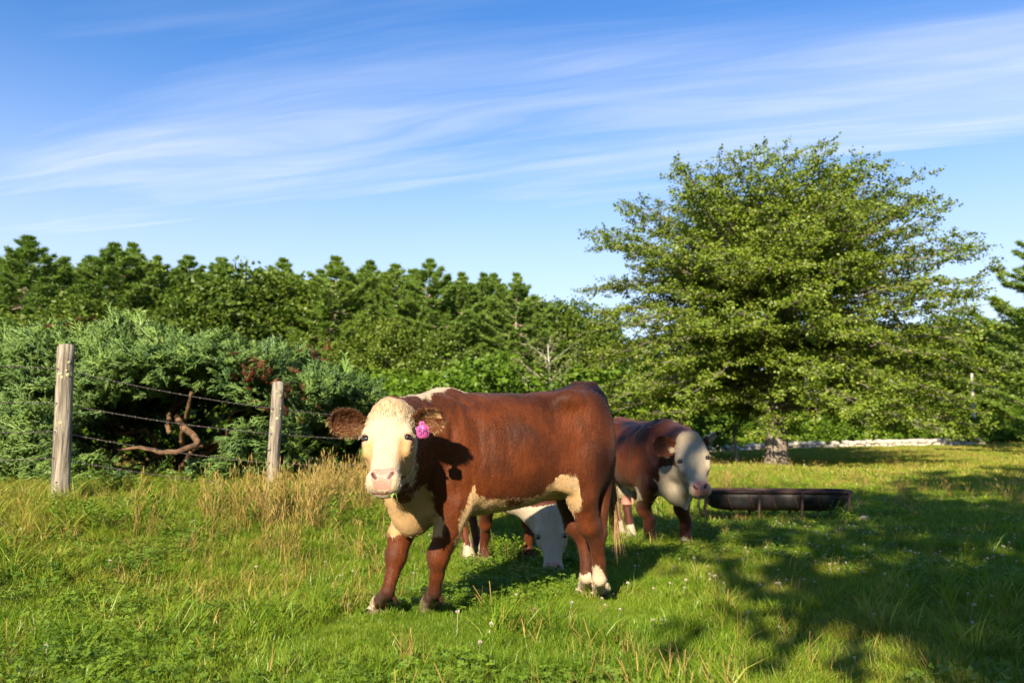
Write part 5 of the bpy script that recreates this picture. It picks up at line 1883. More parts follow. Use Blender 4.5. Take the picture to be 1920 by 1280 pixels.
def head_masks(hv, nz):
    head = np.minimum(np.minimum(hv[:, 1] + 0.03, hv[:, 2] + 0.115 + 0.25 * np.clip(hv[:, 1] - 0.1, 0, 1)), 0.42 - np.linalg.norm(hv - np.array([0, .25, -.1]), axis=1))
    pad = np.minimum.reduce([0.062 - 0.45 * np.clip(hv[:, 1] - 0.49, 0, 1) - 0.25 * np.clip(0.47 - hv[:, 1], 0, 1) - np.abs(hv[:, 0]), hv[:, 1] - 0.43, hv[:, 2] + 0.025])
    eyed = np.minimum(np.linalg.norm(hv - np.array([.108, .224, -.030]), axis=1), np.linalg.norm(hv - np.array([-.108, .224, -.030]), axis=1))
    pink = np.maximum(smoothstep(-0.006, 0.010, pad), 0.6 * smoothstep(0.034, 0.022, eyed))
    nos = np.minimum(polydist(hv, [(.046, .468, .028), (.030, .492, .022)]), polydist(hv, [(-.046, .468, .028), (-.030, .492, .022)]))
    lips = np.exp(-((np.abs(hv[:, 2] + 0.046)) / 0.008) ** 2) * (hv[:, 1] > 0.49) * (np.abs(hv[:, 0]) < 0.066)
    return head, pink, np.maximum(smoothstep(0.016, 0.006, nos), 0.7 * lips)


def older_cow():
    O, f, l, ang = frame_of((1.355, 8.18, 0), (0.33, -0.944))
    g = float(ground_z(O[0], O[1]))
    gh = lambda px, py: ground_local(px, py, O, f, l, g)
    tl = lambda w: to_local(w, O, f, l)
    dl = lambda w: dir_local(w, f, l)
    F = Field((-0.98, -0.55, g - 0.02), (1.45, 0.55, 1.46), 0.0115)
    torso_parts(F, 1.02, 0.955, 1.16, belly=0.05)
    hooves = []
    for px, py, t in ((1220, 1020, -.165), (1289, 1022, .165)):
        h = gh(px, py)
        h[2] = g
        hooves.append(h)
        el = np.array([0.46, t * 1.15, .62])
        kn = h * 0.35 + el * 0.65
        kn = np.array([h[0] - 0.02, (h[1] + t) / 2, g + .36])
        leg_front(F, [el, (el + kn) / 2 + np.array([0.0, 0, 0.02]), kn, np.array([h[0] - .02, h[1], g + .24]), np.array([h[0] - .03, h[1], g + .125]), h], [.11, .092, .072, .056, .058], (1, 0))
    for px, py, t in ((1185, 1013, -.15), (1164, 1008, -.02)):
        h = gh(px, py)
        h[2] = g
        h[0] = min(h[0], -0.12)
        hooves.append(h)
        st = np.array([-.34, t - .08 if t < -.1 else .12, .68])
        hk = np.array([h[0] - .10, h[1] - 0.01, g + .42])
        F.cone((-0.45, st[1], .90), st, .15, .115, 0.07)
        F.cone(st, hk, .105, .058, 0.03)
        F.cone(hk, h + np.array([-.03, 0, .13]), .050, .042, 0.02)
        hoof(F, h + np.array([-.025, 0, .12]), h, .046, (1, 0))
    poll = tl(at(1291, 812, 7.12))
    d = dl((0.075, -0.42, -0.905))
    hf = head_frame(poll, d, dl((1.0, -0.16, 0.02)))
    if hf[3] @ dl((0, -1, 0)) < 0:
        hf = (hf[0], -hf[1], hf[2], -hf[3])
    sc = 1.15
    H = head_parts(F, hf, sc)
    F.cone((0.38, 0, 1.10), H(0, 0.00, -0.11), .12, .085, 0.08)
    F.cone((0.48, 0, .95), H(0, 0.12, -0.17), .22, .13, 0.08)
    F.cone((0.58, 0.0, .76), H(0, 0.24, -0.19), .17, .085, 0.08)
    F.cone((0.66, 0.02, .50), H(0, 0.30, -0.22), .075, .03, 0.09)
    F.ell((0.60, 0.0, .56), (.12, .11, .14), 0.06)
    F.cone((0.67, 0.0, .52), (0.72, 0.02, .40), .06, .022, 0.06)
    F.ell((-0.22, 0.0, .52), (.15, .14, .10), 0.06)
    for a, b in ((-.12, -.09), (-.12, .09), (-.26, -.09)):
        F.cone((a, b, .46), (a, b, .385), .018, .013, 0.015)
    F.chain([(-0.56, 0, 1.255), (-0.70, 0, 1.22), (-0.76, 0.01, 1.05), (-0.77, 0.02, .7)], [.045, .04, .03, .02], 0.03)

    def masks(V, N, hv):
        z, s, t = V[:, 2], V[:, 0], V[:, 1]
        nz = (vnoise(V * 9, 31) - 0.5) * 0.07 + (vnoise(V * 26, 32) - 0.5) * 0.03
        m = no_masks(V)
        head, pink, hole = head_masks(hv, nz)
        bz = np.minimum(np.minimum(s - 0.50, 0.80 - 0.15 * np.abs(t) - z), z - 0.36)
        bz = np.minimum(bz, 0.21 - np.abs(t))
        bel = np.minimum(0.565 - z + 0.06 * (np.abs(t) < .2), 0.35 - s)
        bel = np.minimum(bel, z - 0.43)
        sock = np.where(s < 0.1, g + 0.17 - z, g + 0.045 - z)
        crs = np.minimum(0.035 - np.abs(t + 0.02), N[:, 2] - 0.5) * (s > 0.2) + np.where(s > 0.2, (vnoise(V * 18, 33) - 0.62) * 0.2, -1)
        crs = np.where(s > 0.55, -1, crs)
        m['white'] = np.maximum.reduce([head, bz, bel, sock, crs]) + nz * np.where(head > 0.03, 0, 1)
        m['pink'] = pink
        m['pink'] = np.maximum(m['pink'], 0.75 * smoothstep(.50, .44, z) * (np.abs(s + .2) < .14) * (np.abs(t) < .13) * (z > .37))
        m['hole'] = hole
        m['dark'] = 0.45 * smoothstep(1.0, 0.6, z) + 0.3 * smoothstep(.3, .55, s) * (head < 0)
        m['hoof'] = smoothstep(0.06, 0.04, z - g)
        m['cream'] = 0.5 + 0.7 * smoothstep(.10, .02, hv[:, 1]) + 0.0 * z
        return m

    def ear_o(inner, pq):
        return {'white': np.where(inner > .5, 0.03 - np.hypot((pq[:, 0] - 0.12) * 0.20, (pq[:, 1] - 0.3) * 0.08), -0.1), 'dark': np.where(inner > .5, 0.55 - 0.3 * np.abs(pq[:, 1]), 0.55), 'cream': np.full(len(pq), .9)}

    def ear_w(inner, pq):
        return {'white': np.where((pq[:, 0] > 0.45) & (pq[:, 0] < 0.9), 0.1, -0.1), 'dark': np.full(len(pq), 0.3), 'cream': np.full(len(pq), .2)}

    def ehair(pq, rim):
        m_ = len(pq)
        return {'white': np.where(rng.uniform(size=m_) < (0.1 if rim else 0.5), 0.2, -0.2), 'dark': np.full(m_, 0.35), 'cream': rng.uniform(0.6, 1.2, m_)}
    ears = [{'geo': (H(-0.105, 0.085, -0.07), dl((-1.0, -0.05, 0.16)), dl((-0.05, -1.0, 0.10)), .215, .090, 1.0, 0.3), 'mask': ear_o, 'hairattr': ehair, 'fringe': 350},
            {'geo': (H(0.100, 0.085, -0.085), dl((0.74, 0.10, 0.62)), dl((0.85, -0.45, -0.25)), .19, .055, 1.3, 0.2), 'mask': ear_w, 'hairattr': ehair, 'fringe': 250}]
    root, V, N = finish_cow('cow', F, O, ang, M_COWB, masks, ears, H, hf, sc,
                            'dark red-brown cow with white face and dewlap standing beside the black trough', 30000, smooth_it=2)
    m = MB()
    c = tl(at(1330, 838, 7.2))
    a, b = dl((0.9, -.3, .2)), dl((0.2, 0, -1))
    m.add(np.array([c + a * x + b * y + dl((0, -1, 0)) * w_ for w_ in (0, .003) for x, y in ((-.018, -.03), (.018, -.03), (.024, .028), (-.024, .028))]),
          [np.array([[0, 3, 2, 1], [4, 5, 6, 7], [0, 1, 5, 4], [1, 2, 6, 5], [2, 3, 7, 6], [3, 0, 4, 7]])])
    m.build('ear_tag', M_HORN, root)['label'] = 'small dark teal ear tag'
    return root


# ---- the grazing one, seen under the heifer's belly
def grazing_cow():
    O, f, l, ang = frame_of((-0.245, 7.02, 0), (0.45, -0.893))
    g = float(ground_z(O[0], O[1]))
    gh = lambda px, py: ground_local(px, py, O, f, l, g)
    tl = lambda w: to_local(w, O, f, l)
    dl = lambda w: dir_local(w, f, l)
    F = Field((-0.92, -0.45, g - 0.02), (1.35, 0.50, 1.36), 0.0115)
    torso_parts(F, 0.95, 0.92, 1.0)
    for px, py, t in ((909, 1054, -.15), (993, 1053, .16)):
        h = gh(px, py)
        h[2] = g
        el = np.array([0.44, t * 1.1, .60])
        kn = np.array([h[0] * 0.75 + el[0] * .25, h[1] * .7 + el[1] * .3, g + .34])
        leg_front(F, [el, (el + kn) / 2, kn, h * 0.8 + kn * np.array([.2, .2, 0]) + np.array([0, 0, .22]), h + np.array([-.03, 0, .12]), h], [.09, .072, .052, .037, .041], (1, 0.1))
    for px, py, t in ((879, 1051, -.13), (895, 1037, .10)):
        h = gh(px, py)
        h[2] = g
        st = np.array([-.36, t * 1.2, .66])
        hk = np.array([min(h[0] - .11, -0.2), (h[1] + t) / 2, g + .40])
        F.cone((-0.45, t * 1.1, .84), st, .125, .095, 0.06)
        F.cone(st, hk, .085, .048, 0.03)
        F.cone(hk, h + np.array([-.03, 0, .13]), .044, .036, 0.02)
        hoof(F, h + np.array([-.025, 0, .12]), h, .040, (1, 0))
    poll = tl(at(1031, 952, 6.28))
    d = dl((0.035, -0.20, -0.98))
    hf = head_frame(poll, d, dl((1.0, -0.10, 0.0)))
    if hf[3] @ dl((0, -1, 0)) < 0:
        hf = (hf[0], -hf[1], hf[2], -hf[3])
    H = head_parts(F, hf, 1.0)
    F.cone((0.36, 0, 1.08), H(0, 0.00, -0.10), .11, .075, 0.08)
    F.cone((0.46, 0, .88), H(0, 0.10, -0.16), .20, .115, 0.08)
    F.cone((0.54, 0.0, .66), H(0, 0.20, -0.19), .15, .075, 0.08)
    F.ell((0.53, 0.0, .54), (.11, .10, .11), 0.05)
    F.chain([(-0.50, 0, 1.215), (-0.60, 0, 1.2), (-0.665, 0.01, 1.05), (-0.68, 0.02, .7)], [.045, .04, .03, .02], 0.03)

    def masks(V, N, hv):
        z, s, t = V[:, 2], V[:, 0], V[:, 1]
        nz = (vnoise(V * 9, 41) - 0.5) * 0.06 + (vnoise(V * 26, 42) - 0.5) * 0.03
        m = no_masks(V)
        head, pink, hole = head_masks(hv, nz)
        bz = np.minimum(np.minimum(s - 0.46, 0.62 - z), np.minimum(0.15 - np.abs(t + 0.04), 0.72 - s))
        bel = np.minimum(0.56 - z, np.minimum(0.32 - s, z - 0.45))
        sock = np.where((s < 0.12) & (t < 0.0), g + 0.13 + 0.08 * (t > -0.12) - z, g + 0.05 - z)
        sock = np.where(s > 0.2, -0.2, sock)
        m['white'] = np.maximum.reduce([head, bz, bel, sock]) + nz * np.where(head > 0.03, 0, 1)
        m['pink'] = pink
        m['hole'] = hole
        m['dark'] = 0.35 * smoothstep(.25, .1, z - g) + 0.25 * (s > 0.4)
        m['hoof'] = smoothstep(0.055, 0.04, z - g) * (s > 0.15)
        m['cream'] = 0.5 + 0.0 * z
        return m

    def ear_o(inner, pq):
        return {'white': np.full(len(pq), -0.1), 'dark': np.full(len(pq), 0.4), 'cream': np.full(len(pq), .9)}

    def ehair(pq, rim):
        m_ = len(pq)
        return {'white': np.full(m_, -0.2), 'dark': np.full(m_, 0.3)}
    ears = [{'geo': (H(-0.10, 0.08, -0.09), dl((-0.45, 0.35, -0.75)), dl((-0.75, -0.7, 0.0)), .15, .05, 1.2, 0.2), 'mask': ear_o, 'hairattr': ehair, 'fringe': 150},
            {'geo': (H(0.10, 0.08, -0.09), dl((0.45, 0.45, -0.55)), dl((0.75, -0.7, 0.0)), .15, .05, 1.2, 0.2), 'mask': ear_o, 'hairattr': ehair, 'fringe': 150}]
    root, V, N = finish_cow('cow', F, O, ang, M_COWB, masks, ears, H, hf, 1.0,
                            'grazing white-faced cow with head in the grass seen beneath the heifer belly', 22000, smooth_it=2)
    return root


older_cow()
grazing_cow()

# ------------------------------------------------------------------ grasses and clover
M_GRASS = leaf_mat('grass_blades', [(0.0, (0.050, 0.120, 0.010)), (0.30, (0.105, 0.200, 0.013)), (0.55, (0.165, 0.265, 0.018)), (0.78, (0.27, 0.285, 0.040)), (1.0, (0.38, 0.28, 0.09))], 0.40, 0.02, 0.4, 0.22, (1.0, 1.05, 0.45), True)
M_STRAW = leaf_mat('dry_stems', [(0.0, (0.19, 0.155, 0.030)), (0.5, (0.36, 0.26, 0.070)), (1.0, (0.44, 0.33, 0.11))], 0.30, 0.03, 0.5, 0.3, (1, .9, .6), True)
M_CLOV = leaf_mat('clover_leaf', [(0.0, (0.060, 0.130, 0.010)), (0.5, (0.120, 0.215, 0.014)), (1.0, (0.18, 0.28, 0.020))], 0.35, 0.04, 0.5, 0.3, (1, 1.05, .45), True)
M_FLOW = leaf_mat('clover_flower', [(0.0, (0.24, 0.17, 0.11)), (0.3, (0.50, 0.43, 0.35)), (1.0, (0.62, 0.59, 0.53))], 0.25, 0.02, 0.5, 0.5, (1, 1, .95), True)
M_FSTEM = leaf_mat('clover_stem', [(0.0, (0.07, 0.15, 0.02)), (1.0, (0.10, 0.18, 0.03))], 0.2, 0.02, 0.5, 0.1, (1, 1, .6), True)


def blades(n, rad, hmin, hmax, wid, bend, seed, lay=0.25, dry=0.1, seg=3):
    r = np.random.default_rng(seed)
    m = MB()
    for i in range(n):
        a, q = r.uniform(0, 6.28), rad * math.sqrt(r.uniform())
        base = np.array([math.cos(a) * q, math.sin(a) * q, -0.015])
        h = r.uniform(hmin, hmax)
        az = r.uniform(0, 6.28)
        d = np.array([math.cos(az), math.sin(az), 0])
        tilt = abs(r.normal()) * lay
        k_ = np.linspace(0, 1, seg + 1)
        b = bend * r.uniform(0.3, 1.4)
        P = base + d * (h * (tilt * k_ + b * k_ ** 2))[:, None] + np.array([0, 0, 1.0]) * (h * (k_ * (1 - 0.25 * tilt) - 0.35 * b * k_ ** 2.5))[:, None]
        s_az = az + math.pi / 2 + r.normal() * 0.6
        s_ = np.array([math.cos(s_az), math.sin(s_az), 0]) * wid * r.uniform(0.6, 1.3)
        wk = np.array([0.7, 1.0, 0.75, 0.0]) if seg == 3 else np.interp(k_, [0, .3, 1], [.7, 1, 0])
        V = []
        for j in range(seg):
            V += [P[j] - s_ * wk[j], P[j] + s_ * wk[j]]
        V.append(P[seg])
        F4 = np.array([[2 * j, 2 * j + 1, 2 * j + 3, 2 * j + 2] for j in range(seg - 1)])
        t = np.clip(r.normal(0.42, 0.16), 0, 0.8) if r.uniform() > dry else r.uniform(0.75, 1.0)
        m.add(np.array(V), [F4, np.array([[2 * seg - 2, 2 * seg - 1, 2 * seg]])], t)
    return m


def stalks(n, rad, hmin, hmax, seed, head=True):
    r = np.random.default_rng(seed)
    m = MB()
    for i in range(n):
        a, q = r.uniform(0, 6.28), rad * math.sqrt(r.uniform())
        base = np.array([math.cos(a) * q, math.sin(a) * q, -0.02])
        h = r.uniform(hmin, hmax)
        az = r.uniform(0, 6.28)
        d = np.array([math.cos(az), math.sin(az), 0]) * abs(r.normal()) * 0.22
        k_ = np.linspace(0, 1, 5)
        P = base + (d * h) * (k_ ** 1.6)[:, None] + np.array([0, 0, h]) * k_[:, None]
        t = r.uniform(0.1, 1)
        m.tube(P, np.array([.0020, .0018, .0015, .0012, .0008]), 3, False, t)
        if head:
            hl = r.uniform(0.04, 0.10)
            dd = P[-1] - P[-2]; dd /= np.linalg.norm(dd)
            H_ = P[-1] - dd * 0.01 + dd * (np.linspace(0, 1, 4) * hl)[:, None] + d * 0.05 * (np.linspace(0, 1, 4) ** 2)[:, None]
            m.tube(H_, [.001, .0042, .0034, .0005], 4, False, min(t + 0.2, 1))
        for _ in range(2):
            j = r.uniform(0.1, 0.6)
            p = base + d * h * j ** 1.6 + np.array([0, 0, h * j])
            az2 = r.uniform(0, 6.28)
            e = np.array([math.cos(az2), math.sin(az2), 0])
            L = r.uniform(0.10, 0.26)
            Q = p + e * L * np.array([0, .45, 1])[:, None] + np.array([0, 0, L]) * np.array([0, .55, .35])[:, None]
            s_ = np.array([-e[1], e[0], 0]) * 0.0028
            m.add(np.array([Q[0] - s_, Q[0] + s_, Q[1] - s_, Q[1] + s_, Q[2]]), [np.array([[0, 1, 3, 2]]), np.array([[2, 3, 4]])], t)
    return m


def clover_patch(n, rad, seed):
    r = np.random.default_rng(seed)
    m = MB()
    for i in range(n):
        a, q = r.uniform(0, 6.28), rad * math.sqrt(r.uniform())
        c = np.array([math.cos(a) * q, math.sin(a) * q, r.uniform(0.03, 0.10)])
        t = np.clip(r.normal(0.5, 0.2), 0, 1)
        tl = np.array([r.normal() * 0.3, r.normal() * 0.3, 1.0]); tl /= np.linalg.norm(tl)
        ux = np.cross(tl, [0.3, 1, 0]); ux /= np.linalg.norm(ux)
        uy = np.cross(tl, ux)
        a0, s_ = r.uniform(0, 6.28), r.uniform(0.009, 0.016)
        for k_ in range(3):
            an = a0 + k_ * 2.094
            d = ux * math.cos(an) + uy * math.sin(an)
            e = ux * -math.sin(an) + uy * math.cos(an)
            V = np.array([c, c + d * s_ * .6 - e * s_ * .55 + tl * s_ * .18, c + d * s_ * 1.25 - e * s_ * .35 + tl * s_ * .12, c + d * s_ * 1.25 + e * s_ * .35 + tl * s_ * .12, c + d * s_ * .6 + e * s_ * .55 + tl * s_ * .18])
            m.add(V, [np.array([[0, 1, 2], [0, 2, 3], [0, 3, 4]])], t)
        m.add(np.array([[c[0] * .9 - .001, c[1] * .9, -0.01], [c[0] * .9 + .001, c[1] * .9, -0.01], c]), [np.array([[0, 1, 2]])], t)
    return m


def weed(seed, h, n):
    """upright leafy herb: stems with pairs of pointed leaves"""
    r = np.random.default_rng(seed)
    m = MB()
    for i in range(n):
        a, q = r.uniform(0, 6.28), 0.09 * math.sqrt(r.uniform())
        b = np.array([math.cos(a) * q, math.sin(a) * q, -0.01])
        hh = h * r.uniform(0.6, 1.1)
        d = np.array([math.cos(a), math.sin(a), 0]) * r.uniform(0.05, 0.35)
        k_ = np.linspace(0, 1, 5)
        P = b + d * hh * (k_ ** 1.4)[:, None] + np.array([0, 0, hh]) * k_[:, None]
        m.tube(P, np.linspace(.0022, .001, 5), 3, False, 0.4)
        nl = 11
        u = np.linspace(0.2, 1.0, nl)
        c = np.column_stack([np.interp(u, k_, P[:, j]) for j in range(3)])
        az = a + np.arange(nl) * 2.4
        f = np.column_stack([np.cos(az), np.sin(az), np.full(nl, 0.5)])
        spread_template(LEAF_V * np.array([.55, 1, 1]), LEAF_F, c, frames(f, np.tile([0, 0, 1.0], (nl, 1))), r.uniform(0.03, 0.06, nl), np.clip(r.normal(0.55, 0.2, nl), 0, 1), m)
    return m


def flower(seed):
    r = np.random.default_rng(seed)
    m = MB()
    h = r.uniform(0.08, 0.13)
    d = r.normal(size=2) * 0.02
    m.tube([[0, 0, -0.01], [d[0] * .5, d[1] * .5, h * .5], [d[0], d[1], h]], 0.0011, 3, False, 0.0)
    n = 42
    i = np.arange(n)
    z = 1 - 2 * (i + .5) / n * 0.85
    a = i * 2.39996
    S = np.column_stack([np.sqrt(1 - z * z) * np.cos(a), np.sqrt(1 - z * z) * np.sin(a), z])
    c = np.array([d[0], d[1], h])
    pts = c + S * 0.0045
    f = S * 0.8 + np.array([0, 0, 0.5])
    spread_template(LEAF_V * np.array([.5, 1, 1]), LEAF_F, pts, frames(f, r.normal(size=(n, 3))), np.full(n, 0.0085), np.where(z < -0.2, 0.12, 0.75) + r.normal(size=n) * 0.08, m)
    return m


def stash(kind, builders, mat):
    """source clumps, kept in a collection of their own that only the scatter reads"""
    c = bpy.data.collections.new(kind + '_sources')
    for i, b in enumerate(builders):
        me = b.mesh('%s_clump' % kind)
        me.materials.append(mat)
        o = bpy.data.objects.new('%s_clump_%02d' % (kind, i), me)
        c.objects.link(o)
    return c


def scatter(name, P, idx, scale, tint, coll, label, cat='grass', tilt=0.12, rz=None):
    n = len(P)
    r = np.random.default_rng(len(name) * 7 + n)
    me = bpy.data.meshes.new(name)
    me.vertices.add(n)
    me.vertices.foreach_set('co', np.asarray(P, np.float32).ravel())
    def att(k_, t, v, f):
        a = me.attributes.new(k_, t, 'POINT')
        a.data.foreach_set(f, np.asarray(v).ravel())
    rot = np.column_stack([r.normal(size=n) * tilt, r.normal(size=n) * tilt, r.uniform(0, 6.28, n)]).astype(np.float32)
    att('prot', 'FLOAT_VECTOR', rot, 'vector')
    att('pscale', 'FLOAT', np.asarray(scale, np.float32), 'value')
    att('ptint', 'FLOAT', np.asarray(tint, np.float32), 'value')
    att('pidx', 'INT', np.asarray(idx, np.int32), 'value')
    o = link(name, me)
    t = bpy.data.node_groups.new(name + '_scatter', 'GeometryNodeTree')
    t.interface.new_socket('Geometry', in_out='INPUT', socket_type='NodeSocketGeometry')
    t.interface.new_socket('Geometry', in_out='OUTPUT', socket_type='NodeSocketGeometry')
    gi, go = t.nodes.new('NodeGroupInput'), t.nodes.new('NodeGroupOutput')
    m2p = t.nodes.new('GeometryNodeMeshToPoints')
    ci = t.nodes.new('GeometryNodeCollectionInfo')
    ci.inputs['Collection'].default_value = coll
    ci.inputs['Separate Children'].default_value = True
    ci.inputs['Reset Children'].default_value = True
    ip = t.nodes.new('GeometryNodeInstanceOnPoints')
    ip.inputs['Pick Instance'].default_value = True

    def named(k_, dt):
        nd = t.nodes.new('GeometryNodeInputNamedAttribute')
        nd.data_type = dt
        nd.inputs[0].default_value = k_
        return nd.outputs[0]
    e2r = t.nodes.new('FunctionNodeEulerToRotation')
    t.links.new(gi.outputs[0], m2p.inputs['Mesh'])
    t.links.new(m2p.outputs[0], ip.inputs['Points'])
    t.links.new(ci.outputs[0], ip.inputs['Instance'])
    t.links.new(named('pidx', 'INT'), ip.inputs['Instance Index'])
    t.links.new(named('prot', 'FLOAT_VECTOR'), e2r.inputs[0])
    t.links.new(e2r.outputs[0], ip.inputs['Rotation'])
    t.links.new(named('pscale', 'FLOAT'), ip.inputs['Scale'])
    t.links.new(ip.outputs[0], go.inputs[0])
    md = o.modifiers.new('scatter', 'NODES')
    md.node_group = t
    tag(o, label, cat, kind='stuff')
    return o


def wedge(n, y0, y1, power, seed, margin=1.25):
    """random ground points in the field of view between two distances"""
    r = np.random.default_rng(seed)
    y = y0 + (y1 - y0) * r.uniform(size=n) ** power
    x = r.uniform(-1, 1, n) * (0.643 * margin * y + 0.6)
    return x, y, r


def clear_of_things(x, y):
    d = (np.abs(x - 3.35) < 1.1) & (np.abs(y - 11.1) < 0.32)      # under the trough
    return ~d


def fence_d(x, y):
    return (x + 4.36) * 0.83 - (y - 7.7) * 0.557


def patchy(x, y, s, seed):
    return vnoise(np.stack([x * s, y * s], -1), seed)


def dryness(x, y):
    """how straw-coloured the sward is: towards the fence and in the far field"""
    d = fence_d(x, y)
    near_f = smoothstep(3.4, 0.6, d) * smoothstep(26, 12, y) * smoothstep(4.5, 6.5, y)
    far = 0.75 * smoothstep(13, 26, y)
    return np.clip(np.maximum(near_f * 0.8, far) * (0.45 + 0.9 * patchy(x, y, 0.8, 51)), 0, 1)


GR = stash('grass', [blades(150, .13, .04, .10, .0019, .45, 1), blades(150, .13, .05, .12, .0021, .60, 2), blades(140, .14, .04, .09, .0022, .35, 3, dry=.2), blades(110, .12, .07, .15, .0023, .55, 4), blades(30, .06, .16, .34, .0032, .60, 5, .30),
                     blades(220, .32, .05, .14, .0060, .4, 6, dry=.15), blades(240, .65, .07, .20, .015, .4, 7, dry=.2), blades(150, .13, .04, .10, .0020, .7, 11, .5), blades(220, .32, .05, .13, .0055, .5, 12, dry=.1), blades(240, .65, .07, .18, .014, .4, 13, dry=.3)], M_GRASS)
x, y, r = wedge(7600, 2.6, 9.5, 0.75, 61)
h = patchy(x, y, 1.3, 62)
idx = r.choice([0, 1, 2, 3, 7], len(x), p=[.25, .22, .22, .08, .23])
sc_ = r.uniform(0.65, 1.10, len(x)) * (0.75 + 0.50 * h)
x1, y1, r1 = wedge(8200, 9.0, 24, 0.8, 63)
idx1 = r1.choice([5, 8], len(x1))
sc1 = r1.uniform(0.6, 1.1, len(x1)) * (0.8 + 0.5 * patchy(x1, y1, .8, 64))
x2, y2, r2 = wedge(9500, 22, 75, 0.9, 65, 1.15)
idx2 = r2.choice([6, 9], len(x2))
sc2 = r2.uniform(0.6, 1.1, len(x2))
# longer tufts: along the fence and here and there
hoofp = np.array([(-0.49, 4.45), (-0.76, 4.40), (0.55, 4.85), (0.46, 4.98)])
dh = np.min(np.hypot(x[:, None] - hoofp[:, 0], y[:, None] - hoofp[:, 1] + 0.16), axis=1)
sc_ = sc_ * (0.36 + 0.64 * smoothstep(0.14, 0.52, dh))
x3, y3, r3 = wedge(9000, 3.0, 16, 0.8, 66)
w3 = smoothstep(2.6, 0.3, fence_d(x3, y3)) * 0.9 + 0.10 * (patchy(x3, y3, 1.1, 67) > 0.70)
k3 = (r3.uniform(size=len(x3)) < w3) & (np.min(np.hypot(x3[:, None] - hoofp[:, 0], y3[:, None] - hoofp[:, 1] + 0.2), axis=1) > 0.6)
x3, y3 = x3[k3], y3[k3]
tufts = []
for px, py, nn, sp in ((1765, 1040, 26, .22), (1450, 985, 16, .16), (1800, 1160, 22, .4), (1890, 1130, 30, .35), (520, 1170, 14, .22), (460, 1180, 12, .2), (300, 1210, 10, .25), (60, 1120, 16, .3), (1010, 1195, 8, .2), (1500, 1150, 14, .4)):
    d = ray(px, py)
    p = np.array([0, 0, CAM_H]) + d * (-CAM_H / d[2])
    tufts.append(np.column_stack([p[0] + rng.normal(size=nn) * sp, p[1] + rng.normal(size=nn) * sp]))
tf = np.concatenate(tufts)
hh = np.repeat(hoofp, 260, axis=0) + rng.normal(size=(260 * len(hoofp), 2)) * 0.26 - np.array([0, 0.14])
X = np.concatenate([x, x1, x2, x3, tf[:, 0], hh[:, 0]])
Y = np.concatenate([y, y1, y2, y3, tf[:, 1], hh[:, 1]])
I = np.concatenate([idx, idx1, idx2, np.full(len(x3) + len(tf), 4), rng.choice([0, 2, 7], len(hh))])
S = np.concatenate([sc_, sc1, sc2, rng.uniform(.5, 1.0, len(x3)), rng.uniform(.6, 1.0, len(tf)), rng.uniform(.30, .55, len(hh))])
ok = clear_of_things(X, Y) & ~((np.abs(X - 4.55) < 0.55) & (np.abs(Y - 11.2) < 0.30))
dryv = dryness(X, Y)
T = np.clip(0.60 + 0.45 * (patchy(X, Y, 0.55, 71) - 0.5) + 0.35 * (patchy(X, Y, 2.3, 72) - 0.5) + 0.50 * dryv, 0, 1)
scatter('grass', np.column_stack([X, Y, ground_z(X, Y)])[ok], I[ok], S[ok], T[ok], GR, 'green pasture grass covering the field')

def off_hooves(x, y):
    return np.min(np.hypot(x[:, None] - hoofp[:, 0], y[:, None] - hoofp[:, 1] + 0.16), axis=1) > 0.42


ST = stash('dry_grass', [stalks(9, .07, .30, .55, 1), stalks(9, .08, .22, .46, 2), blades(5, .16, .08, .22, .0017, .9, 8, 1.2, dry=1.0), stalks(2, .08, .12, .26, 3, False)], M_STRAW)
x, y, r = wedge(22000, 5.5, 17, 0.9, 81)
d = fence_d(x, y)
wgt = np.exp(-((d - 1.25) / 1.1) ** 2) * smoothstep(0.36, 0.80, patchy(x, y, 0.75, 82) + 0.30 * smoothstep(-3.6, -1.8, x)) * 0.42 * (0.04 + 0.96 * smoothstep(-3.1, -2.1, x))
k_ = r.uniform(size=len(x)) < wgt
xa, ya = x[k_], y[k_]
xb, yb, rb = wedge(8500, 2.8, 14, 0.75, 83)
kb = rb.uniform(size=len(xb)) < 0.12 + 0.6 * smoothstep(0.55, 0.75, patchy(xb, yb, 0.9, 84)) + 0.5 * smoothstep(3.0, 1.0, fence_d(xb, yb))
kb &= off_hooves(xb, yb)
xb, yb = xb[kb], yb[kb]
xc, yc, rc = wedge(5200, 13, 60, 0.8, 85)
kc = rc.uniform(size=len(xc)) < smoothstep(0.45, 0.7, patchy(xc, yc, 0.25, 86))
xc, yc = xc[kc], yc[kc]
X = np.concatenate([xa, xb, xc]); Y = np.concatenate([ya, yb, yc])
I = np.concatenate([rng.choice([0, 1, 2], len(xa), p=[.42, .33, .25]), rng.choice([2, 3], len(xb), p=[.55, .45]), rng.choice([1, 2], len(xc))])
S = np.concatenate([rng.uniform(.65, 1.05, len(xa)), rng.uniform(.5, .9, len(xb)), rng.uniform(.7, 1.1, len(xc))])
scatter('dry_grass', np.column_stack([X, Y, ground_z(X, Y)]), I, S, rng.uniform(0.1, 0.9, len(X)), ST, 'tall straw-coloured dry grass along the fence')

